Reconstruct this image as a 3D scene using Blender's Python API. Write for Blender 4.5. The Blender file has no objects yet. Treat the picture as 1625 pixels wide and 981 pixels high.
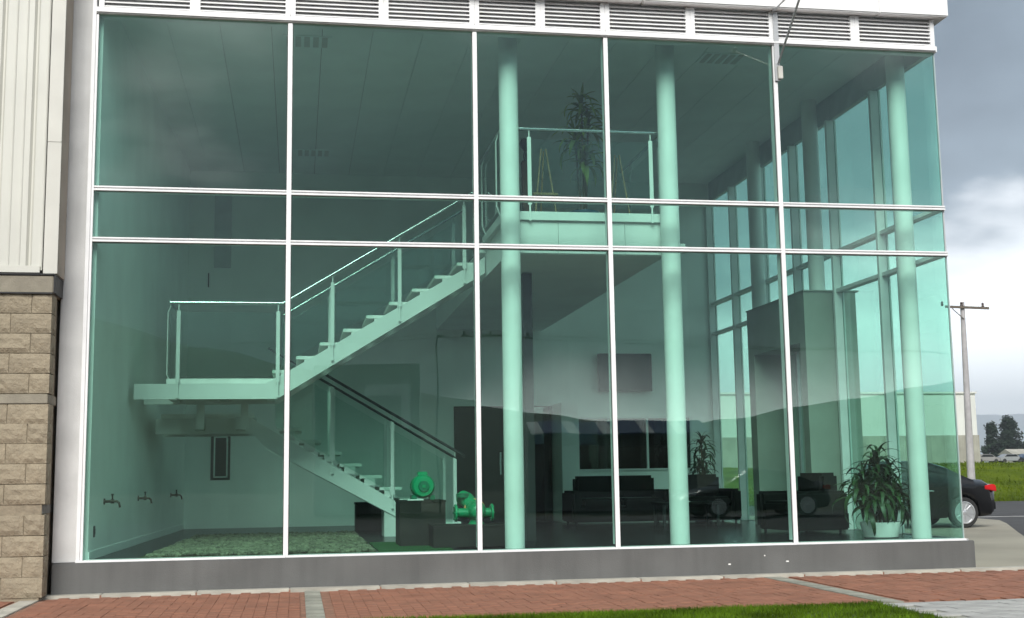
import bpy, bmesh, math, random
from mathutils import Vector, Matrix, noise
random.seed(7)
S = bpy.context.scene
COL = S.collection
R = math.radians

# ------------------------------------------------------------------ camera
def look(yaw, pitch, roll):
    cy, sy, cp, sp = math.cos(yaw), math.sin(yaw), math.cos(pitch), math.sin(pitch)
    f = Vector((sy*cp, cy*cp, sp)); r = Vector((cy, -sy, 0)); u = r.cross(f)
    r2 = r*math.cos(roll) + u*math.sin(roll); u2 = -r*math.sin(roll) + u*math.cos(roll)
    m = Matrix((r2, u2, -f)).transposed()
    return m.to_4x4()
cam_d = bpy.data.cameras.new('camera'); cam = bpy.data.objects.new('camera', cam_d); COL.objects.link(cam)
cam.matrix_world = Matrix.Translation((2.211, -13.735, 0.8074)) @ look(0.17214, 0.13432, -0.01497)
cam_d.sensor_width = 36; cam_d.lens = 1970.4*36/1625
cam_d.clip_start = 0.1; cam_d.clip_end = 30000
S.camera = cam

# ------------------------------------------------------------------ world and sun
SUN_EL, SUN_AZ = R(40), R(194)       # azimuth clockwise from +Y (the sun stands behind the camera, to its left)
W = bpy.data.worlds.new('World'); S.world = W; W.use_nodes = True
nt = W.node_tree; nt.nodes.clear()
def N(t, **k):
    n = nt.nodes.new(t)
    for a, b in k.items(): setattr(n, a, b)
    return n
def L(a, b): nt.links.new(a, b)
def M_(op, a, b=None, c=None):
    n = N('ShaderNodeMath', operation=op)
    for i, v in enumerate((a, b, c)):
        if v is None: continue
        if hasattr(v, 'links'): L(v, n.inputs[i])
        else: n.inputs[i].default_value = v
    return n.outputs[0]
tc = N('ShaderNodeTexCoord'); sep = N('ShaderNodeSeparateXYZ'); L(tc.outputs['Generated'], sep.inputs[0])
zc = M_('MAXIMUM', sep.outputs[2], 0.0)
den = M_('ADD', zc, 0.22)
cmb = N('ShaderNodeCombineXYZ')
L(M_('DIVIDE', sep.outputs[0], den), cmb.inputs[0]); L(M_('DIVIDE', sep.outputs[1], den), cmb.inputs[1])
n1 = N('ShaderNodeTexNoise'); n1.inputs['Scale'].default_value = 0.95; n1.inputs['Detail'].default_value = 7; n1.inputs['Roughness'].default_value = 0.52
mp = N('ShaderNodeMapping'); mp.inputs['Location'].default_value = (5.274, -7.306, -3.539); L(cmb.outputs[0], mp.inputs[0]); L(mp.outputs[0], n1.inputs['Vector'])
rp = N('ShaderNodeValToRGB'); cr = rp.color_ramp
cr.elements[0].position = 0.40; cr.elements[0].color = (0.070, 0.092, 0.116, 1)
cr.elements[1].position = 0.63; cr.elements[1].color = (1.02, 1.03, 1.05, 1)
e = cr.elements.new(0.51); e.color = (0.160, 0.203, 0.245, 1)
L(n1.outputs['Fac'], rp.inputs[0])
# the cloud deck breaks up above the horizon in places: bright gaps of thin cloud between its ragged ends
n2 = N('ShaderNodeTexNoise'); n2.inputs['Scale'].default_value = 1.1; n2.inputs['Detail'].default_value = 6
mp2 = N('ShaderNodeMapping'); mp2.inputs['Location'].default_value = (-3.147, -6.539, 0.184); L(tc.outputs['Generated'], mp2.inputs[0]); L(mp2.outputs[0], n2.inputs['Vector'])
edge = M_('ADD', sep.outputs[2], M_('MULTIPLY', M_('SUBTRACT', n2.outputs['Fac'], 0.5), 1.0))
mr = N('ShaderNodeMapRange', interpolation_type='SMOOTHSTEP'); mr.inputs['From Min'].default_value = 0.135; mr.inputs['From Max'].default_value = 0.235
L(edge, mr.inputs['Value'])
gap = N('ShaderNodeMix', data_type='RGBA'); L(mr.outputs[0], gap.inputs[0]); gap.inputs[6].default_value = (1.60, 1.62, 1.63, 1); L(rp.outputs[0], gap.inputs[7])
sky = N('ShaderNodeTexSky', sky_type='NISHITA'); sky.sun_disc = False; sky.sun_elevation = SUN_EL; sky.sun_rotation = SUN_AZ
bg1 = N('ShaderNodeBackground'); L(sky.outputs[0], bg1.inputs[0]); bg1.inputs[1].default_value = 0.08
bg2 = N('ShaderNodeBackground'); L(gap.outputs[2], bg2.inputs[0]); bg2.inputs[1].default_value = 1.0
mx = N('ShaderNodeMixShader'); mx.inputs[0].default_value = 0.88; L(bg1.outputs[0], mx.inputs[1]); L(bg2.outputs[0], mx.inputs[2])
wo = N('ShaderNodeOutputWorld'); L(mx.outputs[0], wo.inputs[0])

sun_d = bpy.data.lights.new('sun', 'SUN'); sun_d.energy = 3.0; sun_d.angle = R(34); sun_d.color = (1.0, 0.97, 0.92)
sun = bpy.data.objects.new('sun', sun_d); COL.objects.link(sun)
sd = Vector((math.sin(SUN_AZ)*math.cos(SUN_EL), math.cos(SUN_AZ)*math.cos(SUN_EL), math.sin(SUN_EL)))
sun.rotation_euler = sd.to_track_quat('Z', 'Y').to_euler(); sun.location = (0, -20, 30)
S.view_settings.view_transform = 'Standard'; S.view_settings.look = 'None'; S.view_settings.gamma = 1
S.view_settings.exposure = 0.85
S.render.engine = 'CYCLES'
S.cycles.use_denoising = True; S.cycles.max_bounces = 8; S.cycles.transparent_max_bounces = 18
S.cycles.diffuse_bounces = 6; S.cycles.glossy_bounces = 3; S.cycles.caustics_reflective = False; S.cycles.caustics_refractive = False
S.cycles.sample_clamp_indirect = 6; S.cycles.use_adaptive_sampling = True; S.cycles.adaptive_threshold = 0.02

# ------------------------------------------------------------------ materials
MATS = {}
def mat(name, col, rough=0.6, var=0.12, scale=6.0, bump=0.0, bscale=40.0, metal=0.0, spec=0.5, col2=None, detail=5, coat=0.0, stretch=None, streak=0.0):
    m = bpy.data.materials.new(name); m.use_nodes = True; t = m.node_tree; b = t.nodes['Principled BSDF']
    b.inputs['Roughness'].default_value = rough; b.inputs['Metallic'].default_value = metal
    b.inputs['Specular IOR Level'].default_value = spec; b.inputs['Coat Weight'].default_value = coat
    c = t.nodes.new('ShaderNodeTexCoord'); vec = c.outputs['Object']
    if stretch:
        mpp = t.nodes.new('ShaderNodeMapping'); mpp.inputs['Scale'].default_value = stretch
        t.links.new(vec, mpp.inputs[0]); vec = mpp.outputs[0]
    n = t.nodes.new('ShaderNodeTexNoise'); n.inputs['Scale'].default_value = scale; n.inputs['Detail'].default_value = detail
    t.links.new(vec, n.inputs['Vector'])
    r = t.nodes.new('ShaderNodeValToRGB')
    a = col; d = col2 or tuple(max(0, x*(1-2*var)) for x in col); lo = d if col2 else d; hi = a if col2 else tuple(min(1, x*(1+var)) for x in col)
    r.color_ramp.elements[0].position = 0.32; r.color_ramp.elements[0].color = (*lo, 1)
    r.color_ramp.elements[1].position = 0.68; r.color_ramp.elements[1].color = (*hi, 1)
    t.links.new(n.outputs['Fac'], r.inputs[0])
    out = r.outputs[0]
    # every piece of a kind differs a little
    oi = t.nodes.new('ShaderNodeObjectInfo'); mr_ = t.nodes.new('ShaderNodeMapRange')
    mr_.inputs['To Min'].default_value = 1-var*0.8; mr_.inputs['To Max'].default_value = 1+var*0.5
    t.links.new(oi.outputs['Random'], mr_.inputs[0])
    mm = t.nodes.new('ShaderNodeMix'); mm.data_type = 'RGBA'; mm.blend_type = 'MULTIPLY'; mm.inputs[0].default_value = 1
    t.links.new(out, mm.inputs[6]); t.links.new(mr_.outputs[0], mm.inputs[7]); out = mm.outputs[2]
    if streak:
        n3 = t.nodes.new('ShaderNodeTexNoise'); n3.inputs['Scale'].default_value = 1.0; n3.inputs['Detail'].default_value = 6
        mp3 = t.nodes.new('ShaderNodeMapping'); mp3.inputs['Scale'].default_value = (9, 9, 0.7)
        t.links.new(c.outputs['Object'], mp3.inputs[0]); t.links.new(mp3.outputs[0], n3.inputs['Vector'])
        r3 = t.nodes.new('ShaderNodeMapRange'); r3.inputs['From Min'].default_value = 0.45; r3.inputs['From Max'].default_value = 0.75
        r3.inputs['To Min'].default_value = 1; r3.inputs['To Max'].default_value = 1-streak
        t.links.new(n3.outputs['Fac'], r3.inputs[0])
        m3 = t.nodes.new('ShaderNodeMix'); m3.data_type = 'RGBA'; m3.blend_type = 'MULTIPLY'; m3.inputs[0].default_value = 1
        t.links.new(out, m3.inputs[6]); t.links.new(r3.outputs[0], m3.inputs[7]); out = m3.outputs[2]
    t.links.new(out, b.inputs['Base Color'])
    if bump:
        n4 = t.nodes.new('ShaderNodeTexNoise'); n4.inputs['Scale'].default_value = bscale; n4.inputs['Detail'].default_value = 6
        t.links.new(c.outputs['Object'], n4.inputs['Vector'])
        bp = t.nodes.new('ShaderNodeBump'); bp.inputs['Strength'].default_value = bump; bp.inputs['Distance'].default_value = 0.02
        t.links.new(n4.outputs['Fac'], bp.inputs['Height']); t.links.new(bp.outputs[0], b.inputs['Normal'])
    MATS[name] = m
    return m
def glass_mat(name, tint, f0=0.055, rough=0.0, wave=0.0):
    """thin sheet glass: tinted straight-through transmission plus a Schlick mirror reflection on each face"""
    m = bpy.data.materials.new(name); m.use_nodes = True; t = m.node_tree; t.nodes.clear()
    nn = lambda k, **kw: (lambda n: ([setattr(n, a, b) for a, b in kw.items()], n)[1])(t.nodes.new(k))
    o = nn('ShaderNodeOutputMaterial'); mixs = nn('ShaderNodeMixShader'); tr = nn('ShaderNodeBsdfTransparent'); gl = nn('ShaderNodeBsdfGlossy')
    tr.inputs[0].default_value = (*tint, 1); gl.inputs['Roughness'].default_value = rough; gl.inputs[0].default_value = (1, 1, 1, 1)
    g = nn('ShaderNodeNewGeometry'); dt = nn('ShaderNodeVectorMath', operation='DOT_PRODUCT')
    t.links.new(g.outputs['Normal'], dt.inputs[0]); t.links.new(g.outputs['Incoming'], dt.inputs[1])
    ab = nn('ShaderNodeMath', operation='ABSOLUTE'); t.links.new(dt.outputs['Value'], ab.inputs[0])
    om = nn('ShaderNodeMath', operation='SUBTRACT', use_clamp=True); om.inputs[0].default_value = 1; t.links.new(ab.outputs[0], om.inputs[1])
    pw = nn('ShaderNodeMath', operation='POWER'); t.links.new(om.outputs[0], pw.inputs[0]); pw.inputs[1].default_value = 5
    ma = nn('ShaderNodeMath', operation='MULTIPLY_ADD', use_clamp=True); t.links.new(pw.outputs[0], ma.inputs[0]); ma.inputs[1].default_value = 1-f0; ma.inputs[2].default_value = f0
    t.links.new(ma.outputs[0], mixs.inputs[0]); t.links.new(tr.outputs[0], mixs.inputs[1]); t.links.new(gl.outputs[0], mixs.inputs[2])
    if wave:
        c = nn('ShaderNodeTexCoord'); n = nn('ShaderNodeTexNoise'); n.inputs['Scale'].default_value = 0.8; n.inputs['Detail'].default_value = 1
        t.links.new(c.outputs['Object'], n.inputs['Vector'])
        bp = nn('ShaderNodeBump'); bp.inputs['Strength'].default_value = wave; bp.inputs['Distance'].default_value = 0.02
        t.links.new(n.outputs['Fac'], bp.inputs['Height']); t.links.new(bp.outputs[0], gl.inputs['Normal'])
    t.links.new(mixs.outputs[0], o.inputs[0]); MATS[name] = m
    return m
mat('white_alu', (0.80, 0.80, 0.80), 0.38, 0.04, 3, spec=0.5)
mat('alu_grey', (0.50, 0.51, 0.52), 0.4, 0.06, 4, metal=0.3)
mat('parapet', (0.82, 0.82, 0.82), 0.5, 0.03, 1.2, streak=0.05)
mat('plaster', (0.62, 0.62, 0.61), 0.85, 0.06, 2.5, bump=0.15, bscale=60, streak=0.10)
mat('plinth', (0.106, 0.108, 0.105), 0.8, 0.10, 1.3, bump=0.2, bscale=80, streak=0.14)
mat('block', (0.285, 0.24, 0.17), 0.9, 0.10, 9, bump=0.6, bscale=45)
mat('mortar', (0.25, 0.21, 0.15), 0.95, 0.1, 20, bump=0.3)
mat('band', (0.25, 0.225, 0.175), 0.85, 0.08, 8, bump=0.25, bscale=70)
mat('band_grey', (0.17, 0.165, 0.15), 0.85, 0.08, 8, bump=0.25, bscale=70)
mat('cladding', (0.55, 0.545, 0.49), 0.45, 0.03, 1.5, streak=0.06)
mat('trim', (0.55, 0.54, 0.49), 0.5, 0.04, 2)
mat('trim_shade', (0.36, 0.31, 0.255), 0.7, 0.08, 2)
mat('black', (0.012, 0.012, 0.013), 0.5, 0.1)
mat('brick', (0.268, 0.116, 0.070), 0.85, 0.12, 3.0, bump=0.4, bscale=90)
mat('brick_bed', (0.25, 0.13, 0.085), 0.95, 0.15, 12, bump=0.4)
mat('concrete', (0.40, 0.385, 0.33), 0.9, 0.12, 3, bump=0.25, bscale=70)
mat('concrete_dark', (0.27, 0.27, 0.225), 0.9, 0.16, 4, bump=0.3, bscale=60)
mat('apron', (0.265, 0.25, 0.20), 0.92, 0.10, 0.5, bump=0.25, bscale=30)
mat('paver', (0.36, 0.36, 0.345), 0.9, 0.12, 5, bump=0.3, bscale=70)
mat('asphalt', (0.055, 0.055, 0.057), 0.9, 0.12, 1.0, bump=0.4, bscale=90)
mat('line_paint', (0.5, 0.5, 0.48), 0.8, 0.15, 3)
mat('earth', (0.042, 0.052, 0.026), 0.95, 0.25, 0.05)
mat('soil', (0.04, 0.06, 0.008), 0.95, 0.3, 8, bump=0.4)
mat('grass', (0.065, 0.12, 0.006), 0.8, 0.3, 2.0, spec=0.08)
mat('field', (0.095, 0.13, 0.008), 0.95, 0.3, 0.45, bump=0.8, bscale=2.0, col2=(0.045, 0.070, 0.005), spec=0.05)
mat('hill_near', (0.034, 0.056, 0.024), 0.95, 0.3, 0.04, bump=1.0, bscale=0.3, col2=(0.018, 0.032, 0.014))
mat('hill_far', (0.07, 0.09, 0.06), 0.95, 0.25, 0.003, col2=(0.04, 0.06, 0.04))
mat('wall_white', (0.90, 0.905, 0.89), 0.7, 0.03, 1.5)
mat('ceiling', (0.85, 0.86, 0.85), 0.7, 0.03, 1.5)
mat('column', (0.77, 0.78, 0.77), 0.5, 0.04, 2.5, streak=0.05)
mat('floor', (0.010, 0.010, 0.011), 0.25, 0.15, 2, spec=0.12)
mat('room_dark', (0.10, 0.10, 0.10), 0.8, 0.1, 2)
mat('door_dark', (0.035, 0.034, 0.036), 0.35, 0.1, 2)
mat('steel_white', (0.68, 0.69, 0.68), 0.4, 0.03, 2)
mat('tread', (0.82, 0.82, 0.80), 0.5, 0.04, 5)
mat('chrome', (0.62, 0.63, 0.64), 0.18, 0.03, 4, metal=1.0)
mat('dark_metal', (0.06, 0.06, 0.065), 0.35, 0.1, 4, metal=0.5)
mat('leather', (0.010, 0.009, 0.009), 0.42, 0.2, 8, spec=0.2, bump=0.15, bscale=60)
mat('pedestal', (0.020, 0.016, 0.014), 0.55, 0.2, 3, spec=0.25)
mat('pump_green', (0.0, 0.27, 0.115), 0.35, 0.08, 6)
mat('pump_dark', (0.0, 0.14, 0.07), 0.4, 0.08, 6)
mat('orange', (0.62, 0.30, 0.10), 0.5, 0.1)
mat('mat_green', (0.005, 0.10, 0.015), 0.95, 0.2, 30, bump=0.5, bscale=200)
mat('gravel', (0.20, 0.20, 0.13), 0.9, 0.3, 9)
mat('leaf', (0.020, 0.050, 0.014), 0.45, 0.35, 5, spec=0.4)
mat('leaf_light', (0.30, 0.38, 0.08), 0.45, 0.35, 5, spec=0.4)
mat('cane', (0.14, 0.10, 0.06), 0.9, 0.2, 20)
mat('pot_white', (0.78, 0.78, 0.76), 0.45, 0.03, 3)
mat('pot_blue', (0.05, 0.13, 0.20), 0.4, 0.1, 3)
mat('tv', (0.02, 0.02, 0.022), 0.25, 0.05, 3)
mat('tv_screen', (0.035, 0.035, 0.038), 0.3, 0.05, 3)
mat('wood', (0.36, 0.20, 0.08), 0.5, 0.2, 6, stretch=(6, 6, 1))
mat('wood_dark', (0.09, 0.035, 0.015), 0.5, 0.2, 6, stretch=(6, 6, 1))
mat('brass', (0.05, 0.045, 0.035), 0.4, 0.1, 6, metal=0.7)
mat('portal', (0.28, 0.30, 0.27), 0.8, 0.06, 2, bump=0.1, bscale=60)
mat('car_paint', (0.007, 0.007, 0.008), 0.22, 0.1, 3, spec=0.3, coat=0.35)
mat('car_trim', (0.014, 0.014, 0.015), 0.6, 0.1)
mat('car_glass', (0.012, 0.014, 0.015), 0.06, 0.05, 3, spec=0.8)
mat('rubber', (0.018, 0.018, 0.018), 0.85, 0.15, 20)
mat('alloy', (0.68, 0.69, 0.70), 0.28, 0.03, 3, metal=0.75)
mat('tail_red', (0.55, 0.008, 0.012), 0.15, 0.05, 3, coat=1.0)
mat('lamp_clear', (0.7, 0.7, 0.7), 0.15, 0.03, 3)
mat('plate', (0.7, 0.65, 0.25), 0.5, 0.05)
mat('pole', (0.40, 0.385, 0.39), 0.85, 0.08, 4, streak=0.12)
mat('wood_arm', (0.12, 0.10, 0.08), 0.9, 0.15, 6)
mat('insulator', (0.06, 0.04, 0.035), 0.3, 0.1)
mat('shed_white', (0.62, 0.63, 0.60), 0.6, 0.05, 0.3, streak=0.08)
mat('shed_conc', (0.36, 0.35, 0.30), 0.9, 0.12, 0.8, streak=0.2)
mat('tree_leaf', (0.018, 0.034, 0.020), 0.8, 0.35, 0.6, spec=0.2)
mat('bark', (0.06, 0.045, 0.03), 0.9, 0.2, 4)
mat('roof_orange', (0.42, 0.13, 0.045), 0.85, 0.15, 0.5)
mat('house_wall', (0.50, 0.48, 0.43), 0.85, 0.08, 0.5)
mat('facade_dark', (0.24, 0.235, 0.23), 0.8, 0.08, 0.5)
mat('awning_blue', (0.10, 0.14, 0.26), 0.8, 0.08, 1)
mat('awning_white', (0.8, 0.8, 0.8), 0.8, 0.05, 1)
mat('car_silver', (0.42, 0.43, 0.45), 0.3, 0.05, 3, metal=0.5, coat=0.6)
mat('car_blue', (0.05, 0.08, 0.14), 0.3, 0.05, 3, coat=0.6)
mat('car_white', (0.75, 0.75, 0.75), 0.35, 0.03, 3, coat=0.6)
TINT = (0.815, 0.970, 0.918)
glass_mat('glass', TINT, 0.056, wave=0.12)
glass_mat('glass_rail', (0.90, 0.955, 0.935), 0.035)
glass_mat('glass_dark', (0.55, 0.58, 0.57), 0.06)

# ------------------------------------------------------------------ mesh helpers
class MB:
    def __init__(s): s.v = []; s.f = []
    def add(s, vs, fs):
        o = len(s.v); s.v += [tuple(p) for p in vs]; s.f += [tuple(i+o for i in f) for f in fs]; return s
    def box(s, x0, x1, y0, y1, z0, z1):
        return s.add([(x0,y0,z0),(x1,y0,z0),(x1,y1,z0),(x0,y1,z0),(x0,y0,z1),(x1,y0,z1),(x1,y1,z1),(x0,y1,z1)],
                     [(0,3,2,1),(4,5,6,7),(0,1,5,4),(1,2,6,5),(2,3,7,6),(3,0,4,7)])
    def prism(s, pts, axis, a, b):
        """polygon pts (2-D, counter-clockwise seen against the axis) extruded from a to b along axis"""
        def P(p, t): return {'x': (t, p[0], p[1]), 'y': (p[0], t, p[1]), 'z': (p[0], p[1], t)}[axis]
        n = len(pts)
        return s.add([P(p, a) for p in pts]+[P(p, b) for p in pts],
                     [tuple(range(n))[::-1], tuple(range(n, 2*n))]+[(i, (i+1) % n, n+(i+1) % n, n+i) for i in range(n)])
    def tube(s, pts, r, n=10, cap=True, r2=None):
        pts = [Vector(p) for p in pts]; rings = []; m = len(pts)
        for i, p in enumerate(pts):
            d = (pts[min(i+1, m-1)]-pts[max(i-1, 0)]).normalized()
            a = d.orthogonal().normalized() if abs(d.z) > 0.9 else d.cross(Vector((0,0,1))).normalized()
            b = d.cross(a); rr = r if r2 is None else r+(r2-r)*i/(m-1)
            rings.append([p+(a*math.cos(2*math.pi*k/n)+b*math.sin(2*math.pi*k/n))*rr for k in range(n)])
        o = []; f = []
        for rg in rings: o += rg
        for i in range(m-1):
            for k in range(n): f.append((i*n+k, i*n+(k+1) % n, (i+1)*n+(k+1) % n, (i+1)*n+k))
        if cap: f += [tuple(range(n))[::-1], tuple(range((m-1)*n, m*n))]
        return s.add(o, f)
    def lathe(s, prof, c=(0,0,0), axis='z', n=24):
        """prof = [(radius, height)]"""
        o = []; f = []
        for r, h in prof:
            for k in range(n):
                a = 2*math.pi*k/n; u, v = r*math.cos(a), r*math.sin(a)
                o.append({'z': (c[0]+u, c[1]+v, c[2]+h), 'y': (c[0]+u, c[1]+h, c[2]+v), 'x': (c[0]+h, c[1]+u, c[2]+v)}[axis])
        m = len(prof)
        for i in range(m-1):
            for k in range(n): f.append((i*n+k, i*n+(k+1) % n, (i+1)*n+(k+1) % n, (i+1)*n+k))
        f += [tuple(range(n))[::-1], tuple(range((m-1)*n, m*n))]
        return s.add(o, f)
    def mesh(s, name, m, smooth=False, bevel=0.0):
        me = bpy.data.meshes.new(name); me.from_pydata(s.v, [], s.f)
        bm = bmesh.new(); bm.from_mesh(me)
        if bevel: bmesh.ops.bevel(bm, geom=[e for e in bm.edges], offset=bevel, segments=2, affect='EDGES', clamp_overlap=True)
        bmesh.ops.recalc_face_normals(bm, faces=bm.faces); bm.to_mesh(me); bm.free()
        if smooth:
            for p in me.polygons: p.use_smooth = True
            if smooth != 'all': me.set_sharp_from_angle(angle=R(38))
        me.materials.append(MATS[m]); return me
    def build(s, name, m, parent=None, smooth=False, bevel=0.0, loc=None, rot=None):
        return link(name, s.mesh(name, m, smooth, bevel), parent, loc, rot)
def link(name, me, parent=None, loc=None, rot=None):
    o = bpy.data.objects.new(name, me); COL.objects.link(o); o.parent = parent
    if loc: o.location = loc
    if rot: o.rotation_euler = rot
    return o
def tag(o, label, cat=None, group=None, kind=None):
    o['label'] = label
    if cat: o['category'] = cat
    if group: o['group'] = group
    if kind: o['kind'] = kind
    return o
def thing(name, label, cat, loc=(0,0,0), group=None, rz=0):
    e = bpy.data.objects.new(name, None); COL.objects.link(e); e.location = loc; e.rotation_euler = (0,0,rz); e.empty_display_size = 0.2
    return tag(e, label, cat, group)
def struct(o): o['kind'] = 'structure'; return o
def bx(name, m, parent, x0, x1, y0, y1, z0, z1, bevel=0.0):
    cx, cy, cz = (x0+x1)/2, (y0+y1)/2, (z0+z1)/2
    return MB().box(x0-cx, x1-cx, y0-cy, y1-cy, z0-cz, z1-cz).build(name, m, parent, bevel=bevel, loc=(cx, cy, cz))
def copy_tree(o, parent=None):
    c = o.copy(); COL.objects.link(c); c.parent = parent
    for ch in [k for k in bpy.data.objects if k.parent == o]: copy_tree(ch, c)
    return c

# ------------------------------------------------------------------ ground, roads, pavements
GZ = -0.345
ZP = GZ                                   # pavement level
g = MB(); NG = 40
g.add([(-4100, -480, -0.40), (12100, -480, -0.40), (12100, 7150, -0.40), (-4100, 7150, -0.40)], [(0,1,2,3)])
struct(g.build('ground', 'earth'))
rd = MB().prism([(-300, -24), (300, -24), (300, -5.6), (-300, -5.6)], 'z', -0.396, -0.370)
struct(rd.build('street', 'asphalt'))
rd = MB().prism([(10.1, -5.59), (120, -5.59), (150, 21), (60, 28), (24, 29.5), (10.1, 30)], 'z', -0.396, -0.362)
struct(rd.build('road', 'asphalt'))
ln = MB().prism([(18, 15.3), (70, 11.3), (70, 11.45), (18, 15.45)], 'z', -0.361, -0.358); struct(ln.build('road_line', 'line_paint'))
pts = [(10.03, -0.13), (10.7, -0.13), (13.0, 3.2), (15.5, 7.9), (17.3, 11.2), (18.2, 13.0), (18.4, 14.6), (17.2, 17.0), (15.4, 19), (10.03, 19)]
ap = MB().prism(pts, 'z', -0.361, -0.348); struct(ap.build('concrete_apron', 'apron'))
# brick pavement: the bricks are laid long side away from the wall between concrete bands
pv = struct(MB().box(-2.6, 10.7, -3.17, -0.262, -0.396, -0.358).build('brick_pavement', 'brick_bed'))
bw, bl = 0.1, 0.2
def brick_mesh(i):
    b = MB().box(-bw/2+0.0016, bw/2-0.0016, -bl/2+0.0016, bl/2-0.0016, -0.02, 0.004)
    return b.mesh('brick', 'brick')
BM = brick_mesh(0)
bands = [(-0.50, -0.32), (2.30, 2.46), (7.36, 7.56)]
spots = []
for c in range(int(13.2/bw)):
    x = -2.55+bw*(c+0.5)
    if any(a-bw/2 < x < b+bw/2 for a, b in bands): continue
    for r_ in range(15):
        y = -0.275-bl*(r_+0.5)+(bl/2 if c % 2 else 0)
        if y > -0.275-bl/2+0.001: continue
        if y-bl/2 < -3.18: continue
        spots.append((x, y))
camp = cam.matrix_world.translation
vis = [s for s in spots if s[0] > -0.8]
vis.sort(key=lambda s: (camp-Vector((s[0], s[1], 0))).length)
# only those the frame takes in
def in_frame(x, y, z):
    p = cam.matrix_world.inverted() @ Vector((x, y, z)); f = 1970.4
    px, py = 812.5+f*p.x/-p.z, 490.5-f*p.y/-p.z
    return -10 < px < 1635 and py < 985
near = [s for s in vis if in_frame(s[0], s[1], GZ)][:300]; ns = set(near)
for x, y in near:
    link('brick', BM, pv, (x, y, -0.350+random.uniform(-0.0025, 0.0025)), (random.uniform(-.012, .012), random.uniform(-.02, .02), random.uniform(-.012, .012)))
rest = MB()
for x, y in spots:
    if (x, y) in ns: continue
    dz = random.uniform(-0.003, 0.002)
    rest.box(x-bw/2+0.0016, x+bw/2-0.0016, y-bl/2+0.0016, y+bl/2-0.0016, -0.37+dz, -0.346+dz)
o = rest.build('brick_field', 'brick', pv); o['kind'] = 'stuff'
for i, (a, b) in enumerate(bands):
    for k in range(5):
        y1 = -0.27-k*0.58
        bx('concrete_slab', 'concrete_dark' if i else 'concrete', pv, a, b, y1-0.574, y1, -0.39, -0.344+0.002*(k % 2), 0.004)
kb = struct(MB().box(-2.6, 10.7, -0.26, -0.005, -0.396, -0.33).build('kerb', 'brick_bed'))
for k in range(14):
    x0 = -2.6+k*0.95
    bx('kerb_stone', 'concrete', kb, x0, x0+0.944, -0.262, -0.07, -0.39, -0.322+random.uniform(-.002, .002), 0.006)
# grey pavers right of the lawn
gp = struct(MB().box(7.32, 10.7, -5.6, -3.19, -0.396, -0.362).build('paver_path', 'concrete_dark'))
PM = MB().box(-0.0965, 0.0965, -0.0965, 0.0965, -0.03, 0.0).mesh('paver', 'paver')
PMh = MB().box(-0.1965, 0.1965, -0.0965, 0.0965, -0.03, 0.0).mesh('paver', 'paver')
for r_ in range(11):
    y = -3.3-0.2*r_
    x = 7.42+(0.2 if r_ % 2 else 0.0)
    while x < 10.4:
        link('paver', PMh, gp, (x+0.1, y, -0.352+random.uniform(-.002, .002)), (0, 0, random.uniform(-.006, .006))); x += 0.4
# lawn
struct(MB().box(-30, 7.30, -5.58, -3.19, -0.396, -0.36).build('lawn_soil', 'soil'))
gv = MB()
for i in range(46000):
    x = random.uniform(2.6, 7.28) if i < 40000 else random.uniform(-6, 7.25); y = -3.2-2.3*random.random()**1.5
    h = random.uniform(0.02, 0.05)*(1.0+0.25*noise.noise((x*1.3, y*1.3, 0))); a = random.uniform(0, 6.28); w = random.uniform(0.003, 0.006)
    lx, ly = random.gauss(0, 0.02), random.gauss(0, 0.02)
    dx, dy = w*math.cos(a), w*math.sin(a)
    gv.add([(x-dx, y-dy, -0.365), (x+dx, y+dy, -0.365), (x+lx, y+ly, -0.36+h)], [(0,1,2)])
me = bpy.data.meshes.new('grass'); me.from_pydata(gv.v, [], gv.f); me.materials.append(MATS['grass'])
tag(link('lawn_grass', me), 'short green lawn grass along the brick pavement', 'grass', kind='stuff')

# ------------------------------------------------------------------ showroom building
B = thing('showroom_building', 'glass fronted showroom building with white mullions and green tinted panes', 'building')
Wb = 2.1; XM = [0.0, 2.1, 4.2, 5.76, 7.86, 9.96]; ZL, ZU, ZT = 3.407, 3.971, 5.936; XR = 9.96; YB = 8.5; ZC = 6.3
# plinth
pl = MB().prism([(-0.27, -0.09), (10.04, -0.09), (10.04, 8.7), (-0.27, 8.7)], 'z', -0.39, -0.012).build('plinth', 'plinth', B, bevel=0.008)
for (cx_, cz_, w_) in ((7.03, -0.205, .018), (7.72, -0.19, .02), (7.45, -0.12, .008)):
    MB().prism([(-w_, -.006), (w_*.6, -.009), (w_, .002), (w_*.2, .008), (-w_*.7, .006)], 'y', -.0015, .0).build('paint_chip', 'pot_white', B, loc=(cx_, -0.0905, cz_))
bx('pier', 'plaster', B, -0.285, -0.045, -0.012, 0.3, -0.01, 6.36, 0.006)
bx('floor', 'floor', B, -0.26, XR-0.02, 0.16, 8.62, -0.011, 0.0)
# left party wall stands a little skew
def lw(y): return 0.05+0.03*y
MB().prism([(lw(0.1), 0.1), (lw(8.6), 8.6), (-0.04, 8.6), (-0.04, 0.1)], 'z', 0.001, ZC).build('wall', 'wall_white', B)
MB().prism([(lw(0.1)-.001, 0.1), (lw(.1)+0.012, 0.1), (lw(8.5)+0.012, 8.5), (lw(8.5)-.001, 8.5)], 'z', 0.0012, 0.09).build('skirting', 'wall_white', B)
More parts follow.
